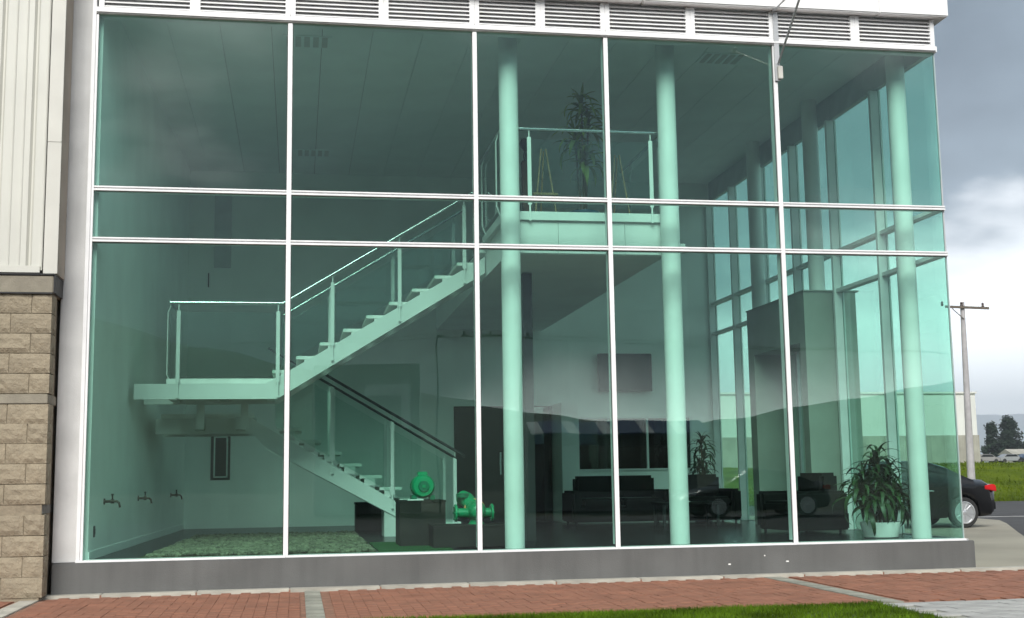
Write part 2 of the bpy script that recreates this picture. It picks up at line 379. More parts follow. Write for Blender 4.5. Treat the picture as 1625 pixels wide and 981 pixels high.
# rear wall with a doorway, an inner window and a slot window
DX0, DX1, DZ = 4.985, 6.80, 2.08
WX0, WX1, WZ0, WZ1 = 7.12, 9.43, 0.894, 1.873
SX0, SX1, SZ0, SZ1 = 0.76, 1.05, 0.846, 1.609
def bw_(x0, x1, z0, z1): bx('wall', 'wall_white', B, x0, x1, YB, YB+0.15, z0, z1)
bw_(0.25, SX0, 0.001, ZC); bw_(SX0, SX1, 0.001, SZ0); bw_(SX0, SX1, SZ1, ZC); bw_(SX1, DX0, 0.001, ZC)
bw_(DX0, DX1, DZ, ZC); bw_(DX1, WX0, 0.001, ZC); bw_(WX0, WX1, 0.001, WZ0); bw_(WX0, WX1, WZ1, ZC); bw_(WX1, XR-0.02, 0.001, ZC)
# projecting pier between doorway and window, room behind
bx('wall', 'wall_white', B, 6.80, 7.10, 7.75, YB-0.002, 0.001, 2.10, 0.004)
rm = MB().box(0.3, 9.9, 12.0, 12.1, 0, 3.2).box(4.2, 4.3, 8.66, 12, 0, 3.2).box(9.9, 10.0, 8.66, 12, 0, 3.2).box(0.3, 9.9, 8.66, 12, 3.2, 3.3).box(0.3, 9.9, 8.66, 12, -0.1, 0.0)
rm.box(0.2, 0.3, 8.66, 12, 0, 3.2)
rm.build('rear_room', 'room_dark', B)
# slot window
w = bx('window', 'door_dark', B, SX0-0.02, SX1+0.02, YB-0.012, YB-0.001, SZ0-0.02, SZ1+0.08)
fr = MB()
for a in ((SX0+.03, SX0+.055, SZ0+.02, SZ1-.03), (SX1-.045, SX1-.02, SZ0+.02, SZ1-.03), (SX0+.03, SX1-.02, SZ1-.055, SZ1-.03), (SX0+.03, SX1-.02, SZ0+.02, SZ0+.045)):
    fr.box(a[0], a[1], YB-0.035, YB-0.0125, a[2], a[3])
fr.build('frame', 'white_alu', w).location = (-w.location.x, -w.location.y, -w.location.z)
# wide inner window
w = bx('window', 'white_alu', B, WX0, WX1, YB-0.02, YB+0.03, WZ1-0.035, WZ1-0.001)
def sub(o, p): o.location = o.location-p.location; o.parent = p; return o
for x in (WX0+0.14, WX0+0.22+0.62, WX0+1.45, WX1-0.16, WX1-0.02):
    sub(bx('window_bar', 'white_alu', None, x-0.02, x+0.02, YB-0.02, YB+0.03, WZ0+0.031, WZ1-0.036), w)
sub(bx('window_sill', 'white_alu', None, WX0, WX1, YB-0.03, YB+0.03, WZ0, WZ0+0.03), w)
sub(bx('pane', 'glass_dark', None, WX0, WX1, YB+0.035, YB+0.043, WZ0, WZ1), w)
# doorway leaf and fittings
d = bx('door', 'door_dark', B, DX0+0.02, DX0+0.93, YB+0.06, YB+0.10, 0.01, DZ-0.02)
sub(bx('door_handle', 'chrome', None, DX0+0.83, DX0+0.86, YB+0.02, YB+0.05, 0.85, 1.25), d)
bx('door', 'glass_dark', B, DX0+0.96, DX1-0.02, YB+0.07, YB+0.08, 0.01, DZ-0.02)
# tall duct openings high on the rear wall and left wall grille
bx('vent_shaft', 'alu_grey', B, 0.74, 1.03, YB-0.03, YB-0.001, 4.55, 5.86)
bx('switch_plate', 'door_dark', B, 0.64, 0.66, YB-0.02, YB-0.001, 4.2, 4.45)
# ceiling panels
x = 0.0
k = 0
while x < XR-0.05:
    x1 = min(x+0.62, XR-0.06)
    bx('ceiling_panel', 'ceiling', B, x+0.003, x1-0.003, 0.18, 8.6, ZC, ZC+0.02); x += 0.62; k += 1
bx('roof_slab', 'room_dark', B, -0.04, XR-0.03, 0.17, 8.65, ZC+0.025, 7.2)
# ceiling air grilles
for (gx, gy) in ((7.45, 1.3), (2.0, 1.35), (2.15, 6.8)):
    gr = bx('ceiling_grille', 'ceiling', B, gx, gx+0.6, gy, gy+0.42, ZC-0.012, ZC-0.001)
    for q in range(5):
        sub(bx('grille_bar', 'trim', None, gx+0.04+q*0.11, gx+0.11+q*0.11, gy+0.03, gy+0.39, ZC-0.016, ZC-0.013), gr)
# columns
def column(x, y, z0=0.0, z1=ZC, r=0.115): return MB().lathe([(r, 0), (r, z1-z0)], n=40).build('column', 'column', B, smooth=True, loc=(x, y, z0))
for x, y in ((4.68, 0.50), (6.66, 0.55), (9.70, 0.52), (9.70, 5.55)): column(x, y)
column(9.70, 3.22, 3.43)
bx('steel_post', 'door_dark', B, 5.09, 5.215, 2.0, 2.10, 0.001, 3.44)
# ---- curtain wall, front
def mullion(x, w=0.05):
    m = bx('mullion', 'white_alu', B, x-w/2, x+w/2, -0.035, -0.0055, 0.012, 5.93, 0.003)
    sub(bx('gasket_shadow', 'black', None, x-w/2-0.006, x+w/2+0.006, -0.010, -0.0053, 0.012, 5.93), m)  # black gasket strip that also draws the thin shadow line beside the mullion
    sub(bx('mullion_fin', 'white_alu', None, x-w/2+0.004, x+w/2-0.004, 0.0065, 0.12, 0.04, 5.99), m)
    return m
for i, x in enumerate(XM):
    if i == 0:
        m = bx('mullion', 'white_alu', B, -0.045, -0.004, -0.045, 0.03, 0.0, 6.36, 0.003)
        sub(bx('mullion_fin', 'white_alu', None, -0.0016, 0.022, -0.035, 0.05, 0.012, 5.93, 0.002), m)
    elif i < 5: mullion(x)
    else:
        m = bx('mullion', 'alu_grey', B, x-0.014, x+0.004, -0.004, 0.014, 0.012, 5.93)
def transom(z, x0, x1):
    t = bx('transom', 'white_alu', B, x0, x1, -0.026, -0.0055, z-0.026, z+0.026)
    for s_ in (-1, 1): sub(bx('transom_rib', 'white_alu', None, x0, x1, -0.040, -0.0265, z+s_*0.0165-0.0095, z+s_*0.0165+0.0095, 0.003), t)
    sub(bx('gasket_shadow', 'black', None, x0+0.008, x1-0.008, -0.010, -0.0053, z-0.031, z+0.031), t)  # shadow line along the transom, put in as a black gasket strip
    sub(bx('transom_fin', 'white_alu', None, x0, x1, 0.0065, 0.10, z-0.022, z+0.022), t)
for i in range(5):
    x0 = XM[i]+(0.0255 if i else 0.0225); x1 = XM[i+1]-(0.0255 if i < 4 else -0.004)
    for z in (ZL, ZU): transom(z, x0, x1)
    zs = [(0.014, ZL-0.002), (ZL+0.002, ZU-0.002), (ZU+0.002, ZT+0.02)]
    for a, b in zs:
        cx, cz = (XM[i]+XM[i+1])/2, (a+b)/2
        hx = Wb/2 if i != 2 else 0.78
        o = MB().box(-hx+0.004, hx-0.004, -0.005, 0.005, a-cz, b-cz).build('glass_pane', 'glass', B, loc=(cx, 0, cz), rot=(random.uniform(-.0025, .0025), 0, random.uniform(-.003, .003)))
    # sill rail on the plinth
    bx('sill', 'white_alu', B, XM[i]-(0.045 if i == 0 else 0)+0.001, XM[i+1]-0.001, -0.06, 0.15, -0.011, 0.011, 0.002)
bx('sill', 'alu_grey', B, XR+0.0, XR+0.02, -0.06, 8.5, -0.0115, 0.0105)
# head rail and louvre band
for i in range(5):
    bx('head_rail', 'white_alu', B, XM[i]+(-0.003 if i == 0 else 0.001), XM[i+1]-0.001+(0.02 if i == 4 else 0), -0.05, 0.14, 5.938, 6.012, 0.004)
    bx('head_rail', 'white_alu', B, XM[i]+(-0.003 if i == 0 else 0.001), XM[i+1]-0.001, -0.065, -0.0505, 5.950, 5.975, 0.003)
SL = {}
for i in range(5):
    xm = (XM[i]+XM[i+1])/2
    for a, b in ((XM[i], xm), (xm, XM[i+1])):
        lo, hi = a+0.001+(0.02 if a == 0 else 0), b-0.001
        lv = bx('louvre', 'white_alu', B, lo, lo+0.055, -0.045, 0.03, 6.013, 6.355, 0.003)
        sub(bx('louvre_stile', 'white_alu', None, hi-0.055, hi, -0.045, 0.03, 6.013, 6.355, 0.003), lv)
        L_ = round(hi-lo-0.11, 3)
        if L_ not in SL:
            SL[L_] = MB().prism([(-0.034, -0.026), (-0.026, -0.029), (0.034, 0.020), (0.028, 0.025)], 'x', -L_/2, L_/2).mesh('slat', 'white_alu')
        for k in range(7):
            s_ = link('slat', SL[L_], lv); s_.location = Vector(((lo+hi)/2, -0.012, 6.045+k*0.048))-lv.location
    bx('louvre_backing', 'alu_grey', B, XM[i]+0.002, XM[i+1]-0.002, 0.05, 0.06, 6.013, 6.355)
# roof parapet panels
for a, b in ((-0.30, 3.18), (3.185, 6.20), (6.205, 9.19), (9.195, 10.10)):
    bx('parapet_panel', 'parapet', B, a, b, -0.16, 0.2, 6.362, 7.35, 0.012)
bx('parapet_panel', 'parapet', B, 9.80, 10.10, 0.205, 8.8, 6.362, 7.35, 0.012)
# ---- curtain wall, right flank
YS = [0.0, 1.55, 2.98, 4.40, 5.80, 7.20, 8.48]
for i, y in enumerate(YS[1:]):
    zb0 = 3.43 if 3.1 < y < 5.4 else 0.001
    m = bx('mullion', 'white_alu', B, XR-0.12, XR-0.0065, y-0.028, y+0.028, zb0, 5.94)
    sub(bx('mullion_cap', 'white_alu', None, XR+0.0065, XR+0.03, y-0.028, y+0.028, zb0, 5.94), m)
for i in range(6):
    y0, y1 = YS[i]+(0.029 if i else 0.016), YS[i+1]-0.029
    for z in (ZL, ZU):
        t = bx('transom', 'white_alu', B, XR-0.09, XR-0.0065, y0, y1, z-0.024, z+0.024)
        sub(bx('transom_cap', 'white_alu', None, XR+0.0065, XR+0.028, y0, y1, z-0.024, z+0.024), t)
    for a, b in ((0.014, ZL-0.002), (ZL+0.002, ZU-0.002), (ZU+0.002, ZT+0.01)):
        if a < 1 and i in (2, 3): continue
        cy, cz = (YS[i]+YS[i+1])/2, (a+b)/2; hy = (YS[i+1]-YS[i])/2-0.004
        MB().box(-0.005, 0.005, -hy, hy, a-cz, b-cz).build('glass_pane', 'glass', B, loc=(XR, cy, cz), rot=(0, 0, random.uniform(-.001, .001)))
    bx('head_beam', 'alu_grey', B, XR-0.05, XR+0.02, YS[i]+(0.145 if i == 0 else 0.001), YS[i+1]-0.001, 5.948, 6.36)
# narrow pane left beside the entrance portal
bx('glass_pane', 'glass', B, XR-0.005, XR+0.005, 5.42, 5.77, 0.014, ZL-0.002)
bx('wall', 'wall_white', B, XR-0.10, XR+0.02, 8.51, 8.65, 0.001, 6.3)
# ---- mezzanine
mz = bx('mezzanine_slab', 'wall_white', B, 4.68, 6.64, 0.72, YB-0.003, 3.46, 3.935)
sub(bx('slab_edge', 'steel_white', None, 4.64, 6.68, 0.66, 0.719, 3.865, 3.972, 0.004), mz)
sub(bx('slab_edge', 'steel_white', None, 6.641, 6.70, 0.72, YB-0.003, 3.865, 3.972), mz)
sub(bx('slab_edge', 'steel_white', None, 4.62, 4.679, 0.72, 2.36, 3.865, 3.972), mz)
for a, b in ((4.74, 5.30), (5.305, 6.13), (6.135, 6.60)): sub(bx('fascia_panel', 'steel_white', None, a, b, 0.700, 0.7195, 3.47, 3.862), mz)
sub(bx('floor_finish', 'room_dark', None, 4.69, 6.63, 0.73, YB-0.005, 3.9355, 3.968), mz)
sub(bx('bracket', 'steel_white', None, 6.70, 6.90, 0.72, 0.76, 3.50, 3.62), mz)
# railings: flat posts, a steel tube, glass between
def flat_post(p, x, y, z0, z1, side='y', lean=0.0, nm='post'):
    """flat bar with a splayed foot bolted to the slab edge and a neck under the rail"""
    m = MB(); w, t = 0.024, 0.006
    if side == 'y':
        m.box(-w, w, -t, t, 0.10, z1-z0-0.10).box(-0.006, 0.006, -0.006, 0.006, z1-z0-0.1, z1-z0)
        m.box(-0.010, 0.010, -t, t, -0.10, 0.10).lathe([(0.018, -0.008), (0.018, 0.008)], (0, -0.004, -0.08), 'y', 12)
    else:
        m.box(-t, t, -w, w, 0.10, z1-z0-0.10)
        m.prism([(0.0, z1-z0-0.10), (0.012, z1-z0-0.10), (0.045, z1-z0), (0.033, z1-z0)], 'y', -w, w)
        m.prism([(0.0, 0.10), (0.012, 0.10), (0.07, -0.06), (0.058, -0.06)], 'y', -w, w)
    return m.build(nm, 'steel_white', p, loc=(x, y, z0))
rl = thing('balcony_railing', 'glass and steel railing around the mezzanine balcony between round columns', 'railing')
zr = 4.985
MB().tube([(6.62, 2.6, zr), (6.62, 0.64, zr), (4.60, 0.64, zr), (4.60, 2.34, zr)], 0.021, 12).build('handrail', 'chrome', rl, smooth=True)
for x in (4.95, 6.47): flat_post(rl, x, 0.645, 3.95, zr)
for y in (0.86, 2.05): flat_post(rl, 4.575, y, 3.95, zr, 'x')
for y in (0.95, 2.3): flat_post(rl, 6.66, y, 3.95, zr, 'x')
bx('glass_panel', 'glass_rail', rl, 4.985, 6.435, 0.64, 0.648, 4.02, 4.86)
bx('glass_panel', 'glass_rail', rl, 4.60, 4.608, 0.9, 2.02, 4.02, 4.86)
bx('glass_panel', 'glass_rail', rl, 6.612, 6.62, 0.99, 2.27, 4.02, 4.86)
# ---- entrance portal: a vestibule box that passes through the right flank
PX0, PX1, P0, P1, PZ = 9.42, 10.22, 3.08, 5.40, 3.405
pt = MB().box(PX0, PX1, P0, P0+0.20, -0.34, PZ).box(PX0, PX1, P1-0.26, P1, -0.34, PZ).box(PX0, PX1, P0+0.201, P1-0.261, 2.68, PZ)
po = pt.build('entrance_portal', 'portal', B)
for y in (P0+0.24, 4.62, P1-0.29): sub(bx('door_frame', 'alu_grey', None, 9.90, 9.95, y-0.03, y+0.03, 0.0, 2.679), po)
for a, b in ((P0+0.271, 4.589), (4.651, P1-0.321)): sub(bx('glass_panel', 'glass', None, 9.92, 9.93, a, b, 0.0, 2.679), po)
sub(bx('portal_cap', 'portal', None, PX0-0.01, PX1+0.05, P0-0.02, P1+0.02, PZ+0.001, PZ+0.022), po)

# ------------------------------------------------------------------ staircase
ST = thing('staircase', 'white open riser staircase with glass railings and a half landing', 'staircase')
y0, y1 = 2.40, 3.50
def top(x): return 2.25+0.594*(x-2.19)
for ya, yb_ in ((y0, y0+0.05), (y1-0.05, y1)):
    MB().prism([(0.19, 1.838), (1.955, 1.838), (4.66, top(4.66)-0.215), (4.66, top(4.66)), (1.96, top(1.96)), (1.80, 2.032), (0.19, 2.032)], 'y', ya, yb_).build('stringer', 'steel_white', ST)
TR = MB().box(-0.155, 0.155, -0.54, 0.54, -0.045, 0.0).mesh('tread', 'tread', bevel=0.005)
BR = MB().box(-0.07, 0.085, -0.012, 0.012, -0.14, -0.046).mesh('tread_bracket', 'steel_white')
for k in range(-1, 9):
    t = link('tread', TR, ST, (2.19+0.299*k+0.155, (y0+y1)/2-0.0, 2.388+0.179*k))
    for yy in (y0+0.025, y1-0.025):
        b = link('tread_bracket', BR, t, (0.02, yy-(y0+y1)/2, 0))
ld = bx('landing', 'tread', ST, 0.58, 1.93, y0+0.02, y1-0.02, 2.034, 2.10, 0.004)
for x in (0.62, 1.25, 1.86): sub(bx('landing_joist', 'steel_white', None, x-0.05, x+0.05, y0+0.051, y1-0.051, 1.86, 2.033), ld)
bx('mid_step', 'tread', ST, 0.36, 1.60, 3.52, 3.98, 1.86, 1.905, 0.004)
z0_, z1_ = 4.0, 5.1
ld = bx('landing', 'tread', ST, 0.36, 1.62, z0_+0.0, z1_, 1.675, 1.735, 0.004)
for x in (0.9, 1.45): sub(bx('landing_joist', 'steel_white', None, x-0.06, x+0.06, 3.55, z1_-0.06, 1.50, 1.673), ld)
bx('hanger', 'steel_white', ST, 0.88, 0.98, 3.44, 3.49, 1.50, 1.836); bx('hanger', 'steel_white', ST, 1.46, 1.56, 3.44, 3.49, 1.50, 1.836)
def low(x): return 1.634-0.593*(x-1.634)
for ya, yb_ in ((z0_, z0_+0.05), (z1_-0.05, z1_)):
    MB().prism([(0.29, 1.46), (1.60, 1.46), (1.78, low(1.78)-0.29), (4.09, 0.005), (4.42, 0.005), (1.66, low(1.66)), (1.60, 1.672), (0.29, 1.672)], 'y', ya, yb_).build('stringer', 'steel_white', ST)
for k in range(9):
    t = link('tread', TR, ST, (2.115+0.281*k, (z0_+z1_)/2, 1.53-0.168*k))
    for yy in (z0_+0.025, z1_-0.025): link('tread_bracket', BR, t, (-0.02, yy-(z0_+z1_)/2, 0))
bx('footing', 'plaster', ST, 3.43, 3.65, 4.02, 4.6, 0.001, 0.40)
# railings of the upper flight and landing
def rail_line(name, pts, r=0.02, m='chrome'): return MB().tube(pts, r, 10).build(name, m, ST, smooth=True)
def rz1(x): return 3.065+0.612*(x-2.02)
yr = y0-0.03
rail_line('handrail', [(0.62, y1+0.02, 3.065), (0.62, yr, 3.065), (2.02, yr, 3.065), (4.50, yr, rz1(4.50))])
rail_line('handrail', [(2.02, y1+0.03, 3.065), (4.55, y1+0.03, rz1(4.55))])
for x in (0.72, 1.96): flat_post(ST, x, yr, 1.95, 3.06)
flat_post(ST, 0.575, y0+0.12, 2.05, 3.06, 'x')
for x in (2.65, 3.52, 4.38):
    flat_post(ST, x, yr, top(x)-0.10, rz1(x)-0.005); flat_post(ST, x, y1+0.03, top(x)-0.10, rz1(x)-0.005)
flat_post(ST, 2.05, y1+0.03, 2.0, 3.06)
def glass_slope(xa, xb, y, za, zb):
    MB().prism([(xa, za(xa)), (xb, za(xb)), (xb, zb(xb)), (xa, zb(xa))], 'y', y-0.004, y+0.004).build('glass_panel', 'glass_rail', ST)
for yy in (yr+0.012, y1+0.018):
    for a, b in ((2.0, 2.61), (2.69, 3.48), (3.56, 4.34)): glass_slope(a, b, yy, lambda x: top(x)+0.12, lambda x: rz1(x)-0.12)
glass_slope(0.76, 1.92, yr+0.012, lambda x: 2.13, lambda x: 2.945)
bx('glass_panel', 'glass_rail', ST, 0.60, 0.608, y0+0.16, y1, 2.13, 2.945)
# railings of the lower flight
def rz2(x): return 2.259-0.592*(x-2.631)
yq = z0_-0.03
rail_line('handrail', [(2.45, yq, rz2(2.45)), (4.58, yq, rz2(4.58))], 0.02, 'dark_metal')
rail_line('handrail', [(2.30, z1_+0.03, rz2(2.30)), (4.55, z1_+0.03, rz2(4.55))], 0.02, 'dark_metal')
rail_line('handrail', [(1.80, yq, rz2(1.80)-0.10), (4.46, yq, rz2(4.46)-0.10)], 0.013, 'dark_metal')
for x in (2.70, 3.54, 4.43): flat_post(ST, x, yq, low(x)-0.02, rz2(x)-0.005); flat_post(ST, x-0.02, z1_+0.03, low(x)-0.02, rz2(x)-0.005)
for a, b in ((1.9, 2.66), (2.74, 3.50), (3.58, 4.39)):
    for yy in (yq+0.012, z1_+0.018): glass_slope(a, b, yy, lambda x: low(x)+0.10, lambda x: rz2(x)-0.13)

# ------------------------------------------------------------------ things inside
tvt = thing('television', 'wide flat grey screen hanging high on the rear wall', 'television', (8.16, YB-0.08, 2.68))
bx('screen_body', 'tv', tvt, -0.507, 0.507, -0.02, 0.05, -0.35, 0.35, 0.008); bx('screen', 'tv_screen', tvt, -0.49, 0.49, -0.024, -0.0205, -0.335, 0.335)
bx('wall_mount', 'dark_metal', tvt, -0.15, 0.15, 0.0505, 0.078, -0.15, 0.15)
def sofa(name, label, loc, rz, w, seats, group=None):
    t = thing(name, label, 'sofa', loc, group, rz)
    d = 0.85
    bx('base', 'leather', t, -w/2, w/2, -d/2+0.05, d/2, 0.045, 0.28, 0.02)
    sw = (w-0.36)/seats
    for i in range(seats):
        xa = -w/2+0.18+i*sw
        bx('seat_cushion', 'leather', t, xa+0.004, xa+sw-0.004, -d/2, d/2-0.24, 0.281, 0.43, 0.035)
        bx('back_cushion', 'leather', t, xa+0.004, xa+sw-0.004, d/2-0.3, d/2-0.02, 0.431, 0.80, 0.045)
    for s_ in (-1, 1): bx('armrest', 'leather', t, *(sorted((s_*w/2, s_*(w/2-0.17)))), -d/2, d/2, 0.06, 0.56, 0.04)
    for sx in (-1, 1):
        for sy in (-1, 1): MB().lathe([(0.018, 0), (0.024, 0.05)], n=12).build('leg', 'dark_metal', t, smooth=True, loc=(sx*(w/2-0.08), sy*(d/2-0.1), 0))
    return t
sofa('sofa', 'black leather sofa in front of the pier by the doorway, left of the middle column', (7.55, 6.85, 0), 0, 1.75, 2)
sofa('sofa', 'long black leather sofa along the rear wall beneath the window beside the palm', (9.0-0.05, 6.6, 0), R(0), 1.1, 1)
sofa('armchair', 'black leather armchair behind the large potted plant near the corner', (8.98, 2.45, 0), R(-80), 0.98, 1)['category'] = 'armchair'
ct = thing('coffee_table', 'low black coffee table in front of the sofas', 'table', (8.35, 5.6, 0))
bx('table_top', 'leather', ct, -0.5, 0.5, -0.3, 0.3, 0.33, 0.37, 0.005)
for sx in (-1, 1):
    for sy in (-1, 1): bx('leg', 'dark_metal', ct, sx*0.44-0.02, sx*0.44+0.02, sy*0.25-0.02, sy*0.25+0.02, 0, 0.329)
tag(bx('magazine', 'pot_white', None, 8.1, 8.38, 5.48, 5.68, 0.371, 0.383), 'white magazine lying on the low black coffee table', 'magazine')
cb = thing('dark_crate', 'dark storage crate on the floor under the lower stair flight', 'crate', (3.38, 6.6, 0))
bx('crate_body', 'pedestal', cb, -0.24, 0.24, -0.2, 0.2, 0, 0.40, 0.01); bx('lid', 'leather', cb, -0.25, 0.25, -0.21, 0.21, 0.401, 0.44, 0.006)
# faucets along the left wall
for i, (yy, lab) in enumerate(((0.95, 'brass tap on the left wall nearest the glass'), (3.4, 'middle brass tap of the three on the left wall'), (6.7, 'brass tap on the left wall deepest in the room'))):
    t = thing('tap', lab, 'tap', (lw(yy), yy, 0.60), 'taps along the left wall')
    MB().lathe([(0.035, 0), (0.035, 0.012), (0.016, 0.014), (0.016, 0.07), (0.024, 0.075), (0.024, 0.11), (0.015, 0.112)], axis='x', n=14).build('body', 'brass', t, smooth=True)
    MB().tube([(0.10, 0, 0), (0.14, 0, 0.0), (0.165, 0, -0.02), (0.175, 0, -0.07)], 0.014, 10).build('spout', 'brass', t, smooth=True)
    MB().tube([(0.092, 0, 0.02), (0.092, 0, 0.07)], 0.009, 8).tube([(0.092, -0.05, 0.075), (0.092, 0.05, 0.075)], 0.010, 8).build('handle', 'brass', t, smooth=True)
t = thing('wall_socket', 'small dark outlet plate low on the left wall', 'socket', (lw(0.4), 0.4, 0.29))
bx('plate', 'door_dark', t, 0.0, 0.012, -0.035, 0.035, -0.06, 0.06, 0.003); bx('outlet', 'black', t, 0.0125, 0.016, -0.015, 0.015, -0.03, 0.03)
# gravel bed
struct(MB().prism([(0.55, 0.25), (3.08, 0.25), (3.10, 5.4), (0.75, 5.4)], 'z', 0.001, 0.008).build('gravel_bed', 'soil'))
gm = MB()
ico = [(0,0,1),(0.89,0,0.45),(0.28,0.85,0.45),(-0.72,0.53,0.45),(-0.72,-0.53,0.45),(0.28,-0.85,0.45),(0.72,0.53,-0.45),(-0.28,0.85,-0.45),(-0.89,0,-0.45),(-0.28,-0.85,-0.45),(0.72,-0.53,-0.45),(0,0,-1)]
icf = [(0,1,2),(0,2,3),(0,3,4),(0,4,5),(0,5,1),(1,6,2),(2,7,3),(3,8,4),(4,9,5),(5,10,1),(6,7,2),(7,8,3),(8,9,4),(9,10,5),(10,6,1),(11,7,6),(11,8,7),(11,9,8),(11,10,9),(11,6,10)]
for i in range(5200):
    y = 0.3+5.0*random.random()**1.3; x = random.uniform(0.62+0.03*y, 3.06); r_ = random.uniform(0.016, 0.036); a = random.uniform(0, 6.28)
    sx, sy, sz = r_*random.uniform(.8, 1.5), r_*random.uniform(.7, 1.1), r_*random.uniform(.5, .8); ca, sa = math.cos(a), math.sin(a)
    zz = 0.012+random.random()*0.022
    gm.add([(x+ca*sx*p[0]-sa*sy*p[1], y+sa*sx*p[0]+ca*sy*p[1], zz+sz*p[2]) for p in ico], icf)
me = bpy.data.meshes.new('gravel'); me.from_pydata(gm.v, [], gm.f); me.materials.append(MATS['gravel'])
tag(link('gravel', me), 'pale loose pebbles covering the bed under the stairs', 'gravel', kind='stuff')
mt = bx('green_mat', 'mat_green', None, 3.12, 3.95, 0.35, 2.3, 0.001, 0.014); tag(mt, 'green carpet mat on the floor beneath the pump plinths', 'mat')
# display plinths
def plinth(name, label, x0, x1, y0, y1, h):
    t = thing(name, label, 'plinth', ((x0+x1)/2, (y0+y1)/2, 0.0145)); w, d = (x1-x0)/2, (y1-y0)/2
    bx('body', 'pedestal', t, -w, w, -d, d, 0, h-0.03, 0.004); bx('top', 'pedestal', t, -w-0.006, w+0.006, -d-0.006, d+0.006, h-0.029, h, 0.004)
    return t
plinth('display_plinth', 'tall dark display plinth carrying the round green motor', 3.42, 3.97, 1.22, 1.85, 0.53)
plinth('display_plinth', 'low wide dark display plinth carrying the green flanged pump', 3.76, 4.72, 0.66, 1.18, 0.25)
# motor
mo = thing('electric_motor', 'round green electric motor on the tall dark plinth', 'motor', (3.72, 1.5, 0.5455))
MB().lathe([(0.05, -0.17), (0.115, -0.165), (0.135, -0.14), (0.140, -0.10), (0.128, -0.095), (0.128, 0.14), (0.138, 0.145), (0.13, 0.18), (0.06, 0.2)], (0, 0, 0.165), 'y', 40).build('housing', 'pump_green', mo, smooth=True)
for k in range(24):
    a = 2*math.pi*k/24
    MB().box(0.126, 0.142, -0.09, 0.14, -0.004, 0.004).build('cooling_fin', 'pump_green', mo, loc=(0, 0, 0.165), rot=(0, a, 0))
MB().lathe([(0.062, -0.19), (0.066, -0.172)], (0, 0, 0.165), 'y', 24).build('end_cover', 'pump_dark', mo, smooth=True)
MB().box(-0.018, 0.018, -0.203, -0.1905, 0.147, 0.183).build('shaft_key', 'pump_green', mo)
for s_ in (-1, 1): bx('foot', 'pump_dark', mo, s_*0.11-0.03, s_*0.11+0.03, -0.12, 0.12, 0, 0.06, 0.006)
bx('nameplate_sheet', 'pot_white', mo, -0.2, -0.01, -0.24, -0.16, 0.0, 0.012)
bx('terminal_box', 'pump_green', mo, -0.06, 0.06, -0.02, 0.1, 0.29, 0.34, 0.008)
# pump
pu = thing('water_pump', 'green cast iron pump with two pipe flanges and an orange coupling band', 'pump', (4.27, 0.95, 0.2645))
MB().lathe([(0.055, -0.2), (0.055, 0.2)], (0, 0, 0.13), 'x', 28).build('pipe_body', 'pump_green', pu, smooth=True)
for s_ in (-1, 1):
    f = MB().lathe([(0.098, -0.013), (0.102, -0.008), (0.102, 0.008), (0.098, 0.013)], axis='x', n=32).build('flange', 'pump_green', pu, smooth=True, loc=(s_*0.215, 0, 0.13))
    for k in range(6):
        a = k*math.pi/3
        MB().lathe([(0.011, -0.024), (0.011, 0.024)], axis='x', n=6).build('bolt', 'pump_dark', f, loc=(0, 0.08*math.cos(a), 0.08*math.sin(a)))
MB().lathe([(0.03, -0.16), (0.06, -0.155), (0.085, -0.13), (0.105, -0.05), (0.12, 0.0), (0.11, 0.06), (0.09, 0.1)], (0.03, 0, 0.15), 'y', 32).build('volute', 'pump_green', pu, smooth=True)
MB().lathe([(0.02, -0.185), (0.024, -0.161)], (0.03, 0, 0.15), 'y', 6).build('drain_plug', 'pump_dark', pu)
MB().lathe([(0.10, 0.0), (0.085, 0.015), (0.06, 0.06), (0.06, 0.09)], (0.03, 0, 0.0), 'z', 24).build('pedestal_foot', 'pump_green', pu, smooth=True)
MB().lathe([(0.115, 0.0), (0.128, 0.005), (0.128, 0.03), (0.115, 0.035)], (0.02, 0.05, 0.17), 'y', 32).build('coupling_band', 'orange', pu, smooth=True)
MB().tube([(-0.0, 0.08, 0.2), (-0.06, 0.16, 0.28), (-0.10, 0.24, 0.30)], 0.09, 20).build('drive_motor', 'pump_green', pu, smooth=True)
MB().lathe([(0.07, 0), (0.078, 0.01), (0.078, 0.05), (0.05, 0.06)], (-0.115, 0.12, 0.30), 'z', 20).build('motor_cap', 'pump_dark', pu, smooth=True)
# dracaena plants
def leaf_mesh(L_, w, droop, m, seg=7):
    v = []; f = []
    for i in range(seg+1):
        t = i/seg; ang = R(62)-droop*t*R(95)
        if i == 0: px_, pz_ = 0, 0
        else: px_ += math.cos(ang)*L_/seg; pz_ += math.sin(ang)*L_/seg
        ww = w*(math.sin(math.pi*min(1, 0.18+0.82*t))**0.7)*0.5 if t < 1 else 0.001
        v += [(px_, -ww, pz_+ww*0.25), (px_, 0, pz_), (px_, ww, pz_+ww*0.25)]
        if i: b = 3*(i-1); f += [(b, b+1, b+4, b+3), (b+1, b+2, b+5, b+4)]
    me = bpy.data.meshes.new('leaf'); me.from_pydata(v, [], f); me.materials.append(MATS[m])
    for p in me.polygons: p.use_smooth = True
    return me
LV = {m: [leaf_mesh(L_, w, d, m) for L_, w, d in ((0.42, 0.058, 1.2), (0.36, 0.052, 0.85), (0.46, 0.062, 1.45), (0.30, 0.046, 0.5), (0.42, 0.056, 1.75))] for m in ('leaf', 'leaf_light')}
